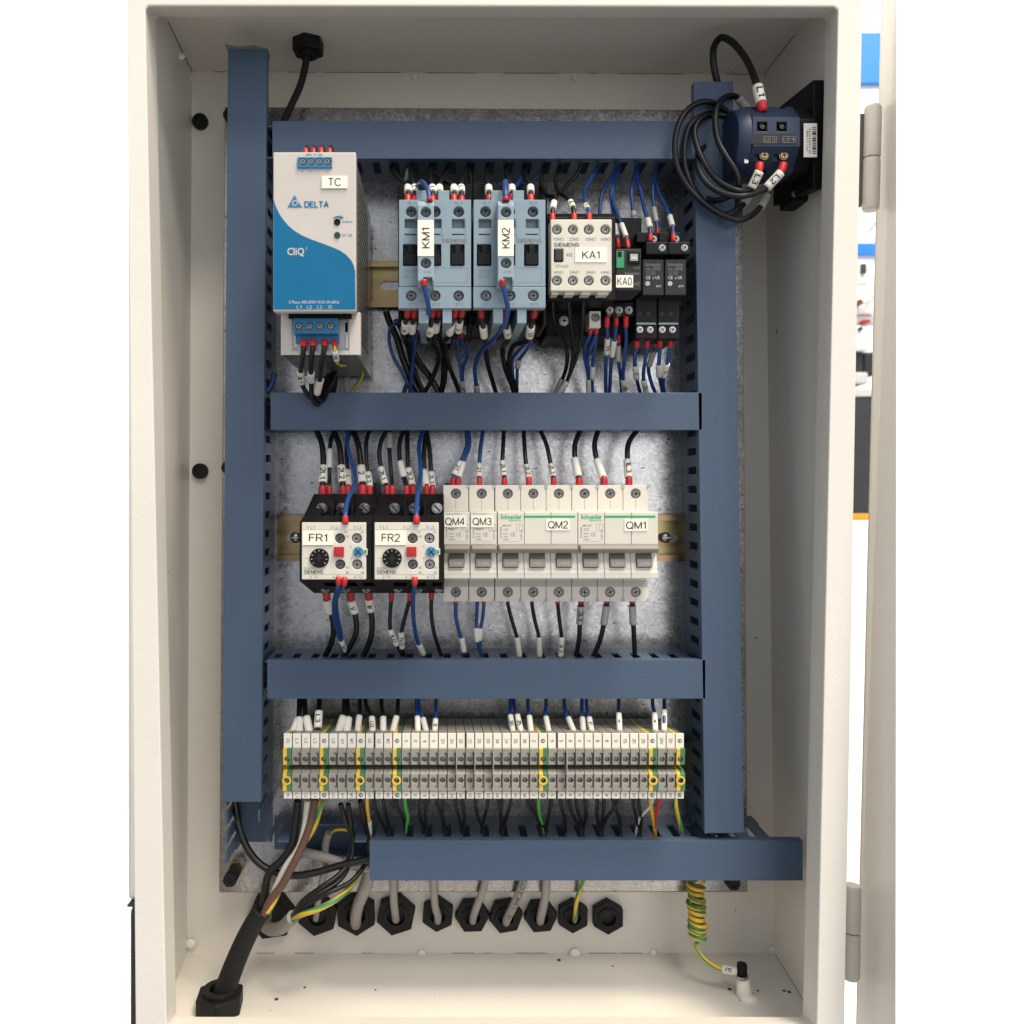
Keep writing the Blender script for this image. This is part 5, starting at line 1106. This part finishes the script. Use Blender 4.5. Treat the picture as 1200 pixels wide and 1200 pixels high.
tb('y', 762, 767, 'plain yellow one near the rotary-switch end', 5.2)
tb('r', 773, 767, 'red one near the rotary-switch end', 5, bow=-2)
tb('yg', 791, 798, 'striped one at the end', 5.6)
tb('y', 430, 433, 'yellow one with white sleeve near the power cable', 5, slv=(432.5, 970, 20))

# ------------------------------------------------------------------ cable glands
def hexnut(c, r, h, rot, axis='y', r0=.47): return MB().ring(c, axis, r * r0, r, h, 36, 0, rot, 6)
def gland(px, py, rpx, rot, label):
    D = 672; c = P(px, py, D); r = rpx * D / 1000
    t = thing('cable_gland', label, 'cable gland', c, 'black cable glands along the bottom')
    part('nut', hexnut((c.x, c.y, c.z), r, 7, R(rot)), 'blackrub', t, .7)
    part('collar', MB().ring((c.x, c.y - 1.2, c.z), 'y', r * .44, r * .6, 1.6, 28), 'blackrub', t, .3)
    part('bore', MB().cyl((c.x, c.y + 4, c.z), 'y', r * .48, 3.5, 20), 'well', t)
    part('washer_or_light_rim', MB().ring((c.x + .4, Y(679.2), c.z - 1.0), 'y', r * .5, r * 1.02, .8, 36, 0, R(rot), 6), 'weld', t)  # pale ring: light leaking round the hole, put in as colour
gl = [(318, 1074, 29, 8, 'large black gland behind the cut end of the thick power cable'), (372, 1073.5, 24.5, 20, 'black gland half covered by the looping striped wire'), (417, 1072.5, 25, 32, 'black gland holding the thickest grey cable'), (464, 1073.5, 24, 18, 'wide black gland with a grey cable against the upper side of its bore'),
      (513, 1073, 20, 25, 'small black gland, its grey cable rising straight, between two wider spaced glands'), (553.5, 1074.5, 20.5, 2, 'small black gland beside the one whose grey cable is lettered'), (593, 1075, 20.5, 10, 'black gland holding the lettered grey cable'), (634, 1075, 20, 5, 'black gland beside the one with the striped earth wire'), (672, 1075, 19.5, 28, 'black gland holding a yellow and green striped wire'), (713, 1076, 20, 30, 'empty black gland at the end of its row')]
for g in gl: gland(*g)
# gland in the roof and gland in the floor of the cabinet
c = P(361, 67, 632); t = thing('cable_gland', 'black gland in the cabinet roof with a thin black cable', 'cable gland', c, 'black cable glands along the bottom'); del t['group']
ztop = Z(58, 632) + 6
part('nut', MB().ring((c.x, c.y, ztop - 9), 'z', 4, 12, 11, 36, 0, R(25), 6), 'blackrub', t, .8); part('collar', MB().ring((c.x, c.y, ztop - 11.5), 'z', 3.6, 7, 3, 24), 'blackrub', t, .4)
t = thing('cable_gland', 'black gland in the cabinet floor gripping the thick power cable', 'cable gland', P(258, 1186, 606))
c = P(257.5, 1181, 606)
part('nut', MB().ring((c.x, c.y, Z(1117, 680) + .3), 'z', 9.5, 17.5, 12, 36, 0, R(35), 6), 'blackrub', t, .9)
part('collar', MB().ring((c.x, c.y, Z(1117, 680) + 12.2), 'z', 7.2, 12, 3.5, 28), 'blackrub', t, .5)

# ------------------------------------------------------------------ cables
def cable(pts, rpx, label, group=None, m='sheath', txt=None, name='cable', D0=None):
    path = spline([P(*p) for p in pts]); r = rpx * .62
    t = single(name, MB().tube(path, r, 16), m, label, 'cable', tuple(path[0]), group)
    if txt:
        n = len(path); a, b = path[int(n * .25)], path[int(n * .95)]; L = (b - a).length; ax = (a - b).normalized()
        fwd = Vector((0, -1, 0)); fwd = (fwd - ax * fwd.dot(ax)).normalized(); up = fwd.cross(ax)
        if up.x < 0: up = -up; ax = ax
        vs, fs, tw, th = text_geo(txt, True); mb = MB(); V = []
        for x, y in vs:
            s = (x / tw + .5) * (n - 1) * .7 + n * .22; i = min(n - 2, int(s)); p = path[i].lerp(path[i + 1], s - i)
            ang = y / th * 1.0; V.append(p + (fwd * math.cos(ang) + up * math.sin(ang)) * (r + .12))
        mb.add(V, fs); part('lettering', mb, 'ink', t)
    return t
G = 'grey sheathed cables from the bottom glands'
cable([(417, 1083, 674), (417, 1074, 662), (420, 1060, 650), (427, 1044, 640), (433, 1026, 634), (436, 1000, 630)], 7, 'thickest grey cable, leaning, in the gland beside the looping striped wire', G)
cable([(464, 1078, 674), (463, 1069, 660), (461.5, 1056, 648), (461, 1040, 640), (461, 1010, 634)], 4.9, 'grey cable rising into the lowest duct near its open end', G)
cable([(513, 1080, 674), (513, 1073, 662), (510, 1062, 650), (508.5, 1045, 642), (508, 1010, 634)], 4.6, 'grey cable rising upright from the small gland fifth along', G)
cable([(554, 1080, 674), (555, 1073, 662), (559.5, 1060, 650), (566, 1042, 642), (573, 1010, 634)], 4.6, 'grey cable leaning toward the rotary switch, unlettered, beside the lettered one', G)
cable([(593, 1081, 674), (595, 1075, 661), (601, 1063, 650), (609, 1045, 642), (620, 1010, 634)], 5.2, 'grey cable with black lettering along its sheath', G, txt='H05VV-F 3×0.75 CABLE')
cable([(633, 1080, 674), (634, 1073, 661), (637, 1060, 650), (639.5, 1045, 642), (641, 1010, 634)], 5.2, 'grey cable beside the striped earth wire, rising nearly upright', G)
W('yg', 6.4, 674, 640, [(673, 1080, 674), (674.5, 1071, 660), (675.5, 1058, 650), (679, 1044, 644), (684, 1030, 640), (688, 1005, 634)], 'yellow and green wire rising from the gland beside the empty one', group='earth wires')
cable([(370, 1077, 672), (371, 1070, 664), (373, 1055, 650), (376, 1038, 644), (380, 1020, 640)], 3.8, 'thin grey cable behind the looping black cores', G)
cable([(345, 996, 632), (362, 1000, 628), (385, 1006, 624), (408, 1013, 624), (440, 1018, 628)], 5.6, 'grey sheathed cable lying across the open end of the lowest duct', G)
cable([(381, 1004, 640), (381, 995, 634), (383, 983, 630), (386, 976, 628)], 4.6, 'stub of grey sheath with a striped core in the open duct end', G)
W('yg', 4.2, 628, 618, [(386, 980, 629), (390, 975, 626), (397, 972, 622), (407, 973, 620), (414, 980, 622)], 'yellow and green core curling out of the grey sheath stub', group='earth wires')
# grey cable bent round under the first gland with its fan of cores
t = cable([(312, 1072, 674), (310, 1082, 660), (318, 1089, 644), (330, 1087, 632), (338, 1080, 622), (343.5, 1074.5, 614)], 7.6, 'grey cable bent forward below the plate, its cores fanning upward', G)
ends = [('k', [(342, 1076, 616), (352, 1062, 606), (372, 1048, 600), (395, 1034, 606), (407, 1018, 614), (409, 1000, 618), (413, 985, 616), (406, 965, 606), (399, 942, 600)]),
        ('k', [(343, 1073, 615), (355, 1056, 604), (376, 1040, 600), (398, 1024, 606), (412, 1004, 614), (414, 985, 616), (411, 965, 606), (408, 942, 600)]),
        ('k', [(344, 1074, 613), (360, 1060, 602), (385, 1046, 600), (410, 1034, 608), (426, 1016, 616), (431, 1000, 620), (431, 980, 616), (427, 960, 608), (422, 938, 600)]),
        ('yg', [(344.5, 1077, 612), (356, 1071, 602), (376, 1064, 598), (394, 1054, 602), (410, 1040, 612), (420, 1024, 622), (427, 1010, 628)])]
for c_, pts in ends:
    path = spline([P(*p) for p in pts]); mb, m = wire_mb(c_, path, 1.75 if c_ == 'k' else 2.0); part('core', mb, m, t)
# thick black power cable
path = spline([P(*p) for p in ((257, 1192, 606), (259, 1175, 606), (268, 1148, 606), (281, 1115, 606), (294, 1088, 606), (307, 1066, 606))])
n = len(path); t = single('power_cable', MB().tube(path, [8.0 - 1.4 * i / n for i in range(n)], 22), 'blackrub', 'thick black power cable slanting up from the cabinet floor, four cores bared', 'cable', tuple(path[0]))
cores = [('k', 2.7, [(304, 1070, 607), (309, 1056, 606), (311, 1040, 606), (316, 1022, 606), (330, 1008, 606), (341, 992, 606), (346, 968, 606), (349, 938, 604)]),
         ('w', 2.4, [(310, 1070, 606), (317, 1054, 606), (326, 1034, 605), (336, 1014, 604), (350, 994, 604), (357, 970, 604), (360.5, 938, 603)]),
         ('n', 2.7, [(309, 1072, 601), (316, 1056, 600), (330, 1038, 599), (342, 1016, 599), (353, 994, 600), (362, 970, 602), (369.5, 936, 603)]),
         ('yg', 2.3, [(313, 1070, 600), (321, 1056, 602), (328, 1040, 606), (336, 1018, 610), (352, 994, 610), (368, 968, 606), (377, 938, 603)])]
for c_, r_, pts in cores:
    pth = spline([P(*p) for p in pts]); mb, m = wire_mb(c_, pth, r_); part('core', mb, m, t)
cable([(360, 60, 632), (358, 76, 634), (352, 100, 634), (342, 122, 632), (332, 145, 630), (326, 170, 630)], 4.2, 'thin black cable hanging from the gland in the cabinet roof', m='blackrub')
W('k', 9.5, 628, 610, [(274, 930, 622), (277, 950, 620), (281, 972, 616), (290, 994, 614), (303, 1011, 612), (320, 1021, 611), (345, 1026, 610), (372, 1022, 610), (400, 1014, 610), (436, 1006, 610)], 'thick black wire sweeping from the tall lidded duct into the lowest duct', group='power wires')
W('b', 8, 612, 616, [(322, 438, 620), (318, 452, 618), (312, 460, 616)], 'short blue wire bend behind the level duct by the tall duct', group='power wires')

# ------------------------------------------------------------------ earth coil and stud
cx_, zc0, D = 815.5, 1035, 640
hp = [P(820, 1015, 632), P(817, 1028, 634)]
turns = 9; N = turns * 14
for i in range(N + 1):
    a = 2 * math.pi * i / 14; yy = 1033 + (1099 - 1033) * i / N
    cxx = 815 + 2.5 * i / N + .8 * math.sin(i * .21); rr = 8.2 + 1.0 * math.sin(i * .13 + 1)
    c = P(cxx, yy, D - 6 * i / N); hp.append(c + Vector((rr * .63 * math.cos(a), rr * .63 * math.sin(a), 0)))
end = hp[-1]; hp += [P(815, 1108, 632), P(822, 1120, 628), P(834, 1130, 624), P(848, 1136, 620), P(862, 1138, 618)]
mb = MB().tube(spline(hp, 1.1), 1.75, 14, lambda k, n: 1 if k in (0, 1, 2, 7, 8) else 0, twist=.06)
t = single('earth_wire', mb, ['wire_y', 'wire_yg'], 'coiled yellow and green earth wire ending at the stud on the cabinet floor', 'wire', tuple(P(815, 1035, 640)))
s_ = [P(846, 1135.2, 620), P(853, 1136.6, 619), P(863, 1138.2, 618)]
so = part('marker_sleeve', MB().tube(s_, 2.9, 14), 'sleeve', t)
part('lettering', text_mb('PE', P(854, 1136.6, 613.8), (.99, 0, -.14), (.14, 0, .99), 5, 2.6, True), 'ink', so)
t = thing('earth_stud', 'white painted earth stud with a dark screw on the cabinet floor', 'stud', P(872, 1158, 622))
zf = Z(1117, 680) + .6
part('post', MB().tube([(P(873, 1150, 622).x, Y(622), zf - 1), (P(871, 1146, 622).x, Y(621), zf + 4), (P(869.5, 1140, 620).x, Y(619), zf + 15)], [7.2, 5.0, 4.2], 16).ball((P(876, 1160, 620).x, Y(618), zf), 6.5, 12, 6, (1.1, .9, .45)), 'weld', t)
c = P(869.5, 1137, 618)
part('screw_head', MB().cyl((c.x, c.y, c.z - 3), 'z', 3.6, 8, 14), 'black', t, .6)
part('washer_or_light_rim', MB().cyl((c.x, c.y, c.z - 4.6), 'z', 4.8, 1.4, 18), 'screw', t, .2)

# ------------------------------------------------------------------ rotary switch on the side wall
t = thing('rotary_switch', 'dark blue rotary switch on a black plate on the side wall', 'switch', P(935, 170, 600))
D0 = 590; c = P(900, 171, D0); Rr = 24.8
def xo(px): return X(px, D0)
pr8 = [(c.y + Rr * math.cos(R(22.5 + 45 * i)), c.z + Rr * math.sin(R(22.5 + 45 * i))) for i in range(8)]
yf = c.y - Rr * math.cos(R(22.5))
DF = yf + 650
def seg(x0, x1, nm, mt): return part(nm, MB().prism(pr8, 'x', X(x0, DF), X(x1, DF)), mt, t, 1.2)
b1 = seg(882, 938, 'contact_block', 'switch_blue'); cm = MB()
for x in (895, 918):
    for y in (145.5, 181): cm.pbox(x - 5.5, y - 5, x + 6, y + 6, DF - 3, DF + 7)
    for y in (126, 205): cm.cyl((X(x - 3 if y > 150 else x - 3, DF + 14), Y(DF + 14), Z(y, DF + 14) - 8), 'z', 3, 16, 12)
cut(b1, cm)
part('end_block', MB().cyl((X(866, DF), c.y, c.z), 'x', Rr * .9, X(882, DF) - X(866, DF) - .15, 28, 0, r2=Rr * .98), 'switch_blue', t, .8)
for x in (895, 918):
    for y in (145.5, 181.5): screw(x + .5, y + .5, DF + 4, 3.0, t, m='screwbrass')
lb = part('label_band', MB().pbox(880, 157, 933, 168.5, DF - .4, DF + .5), 'darkgrey', t)
for i, x in enumerate((895, 917)):
    mb = MB()
    for a, b_, cc, d in ((x, 159.5, x + 15.5, 160), (x, 166.8, x + 15.5, 167.3), (x, 159.5, x + .5, 167.3), (x + 7.5, 159.5, x + 8, 167.3), (x + 15, 159.5, x + 15.5, 167.3)): mb.pbox(a, b_, cc, d, DF - .55, DF - .35)
    part('print_frame', mb, 'inkgrey', lb); ptext('%d' % (3 - 2 * i), x + 11.7, 163.4, DF - .5, 4, 4, 'inkgrey', lb); ptext('L%d' % (2 - i), x + 3.8, 163.4, DF - .5, 5, 4, 'inkgrey', lb)
part('side_sticker', MB().pbox(872.5, 186, 877, 191, DF + 5.5, DF + 6), 'labelpaper', t)
part('shaft_housing', MB().prism([(c.y + Rr * .96 * math.cos(R(22.5 + 45 * i)), c.z + Rr * .96 * math.sin(R(22.5 + 45 * i))) for i in range(8)], 'x', X(938.3, DF), X(957, DF)), 'black', t, .8)
xp = X(957, DF)
part('base_plate', MB().prism([(Y(573), 276), (Y(642), 285), (Y(642), 214), (Y(573), 203)], 'x', xp + .2, 258.5), 'black', t, .8)
part('lower_flange', MB().pbox(929, 212, 958, 235, 604, 628), 'black', t, 1)
st = part('barcode_sticker', MB().pbox(942, 144.5, 957.5, 184, DF - 1.2, DF - .6), 'sleeve', t)
mb = MB()
for i in range(15): mb.pbox(952, 149 + i * 2.1 + (i % 3) * .3, 956.5, 149.9 + i * 2.1 + (i % 4) * .35, DF - 1.35, DF - 1.15)
part('bars', mb, 'ink', st)
ptext('8LVN25030', 949, 165, DF - 1.3, 30, 2.2, 'ink', st, 90); ptext('UKT 0.1.SMB', 946, 165, DF - 1.3, 24, 2.2, 'ink', st, 90)
screw(932, 227, 603, 2.4, t, m='screwbrass')
# heavy black cables of the switch
def hv(pts, r, label, ferr=0, slv=None, txt='', gs=False): W('k', r, 590, 590, pts, label, ferr=ferr, slv=slv, txt=txt, gs=gs, group='heavy black wires looped at the rotary switch')
hv([(894, 130, 575), (892, 122, 574), (889, 108, 576), (883, 88, 582), (872, 66, 592), (856, 48, 602), (845, 44, 606), (837, 54, 606), (836, 74, 608), (841, 98, 612), (846, 118, 618)], 9, 'heavy black wire arching high over the rotary switch, sleeve marked L1', ferr=8, slv=(887.5, 110, 21), txt='L1')
hv([(890, 192, 572), (889, 201, 571), (886, 211, 572), (881, 219, 574), (873, 224, 576), (860, 222, 578), (842, 212, 582), (828, 195, 588), (817, 172, 592), (814, 152, 594), (822, 139, 596), (840, 134, 598), (858, 140, 600), (872, 152, 604)], 7.6, 'heavy black wire looping from the inner lower terminal of the rotary switch', ferr=7, slv=(886, 211.5, 18), txt='L3')
hv([(918, 192, 572), (915, 201, 571), (907, 212, 572), (896, 221, 573), (882, 227, 575), (866, 230, 576), (846, 226, 580), (828, 214, 585), (818, 196, 590), (820, 178, 598), (832, 168, 604), (852, 162, 606), (872, 160, 608)], 7.6, 'heavy black wire looping from the outer lower terminal, sleeve marked L2', ferr=7, slv=(907, 212.5, 21), txt='L2')
hv([(879, 134, 606), (871, 122, 602), (862, 113, 598), (850, 114, 594), (841, 124, 590), (838, 142, 586), (842, 166, 580), (853, 186, 576), (863, 202, 575), (866, 216, 578), (858, 228, 588), (840, 235, 596), (828, 232, 602), (826, 220, 606), (836, 208, 610), (858, 196, 612), (876, 190, 612)], 7.6, 'heavy black wire coiled in front of the tall duct with a grey sleeve above', slv=(871.5, 121, 20), gs=True)
hv([(900, 226, 604), (896, 234, 600), (889, 245, 596), (878, 254, 592), (866, 258, 590), (848, 252, 590), (825, 238, 590), (804, 216, 590), (793, 192, 590), (791, 166, 590), (797, 142, 590), (810, 125, 592), (826, 119, 594), (842, 124, 598), (858, 136, 602), (876, 150, 606)], 7.6, 'heavy black wire in the widest loop beside the rotary switch', slv=(895, 236, 20), gs=True)
hv([(878, 226, 604), (874, 236, 600), (866, 244, 596), (852, 252, 592), (835, 246, 592), (816, 226, 594), (804, 200, 596), (802, 172, 596), (808, 148, 596), (824, 135, 598), (846, 134, 602), (866, 144, 606)], 7.6, 'heavy black wire in the middle loop beside the rotary switch', slv=(874, 236, 12), gs=True)
dups = {k: v for k, v in LABELS.items() if len(v) > 1}
print('DUPLICATE LABELS', dups)
print('objects', len(bpy.data.objects), 'tris~', sum(len(o.data.polygons) for o in bpy.data.objects if o.type == 'MESH'))
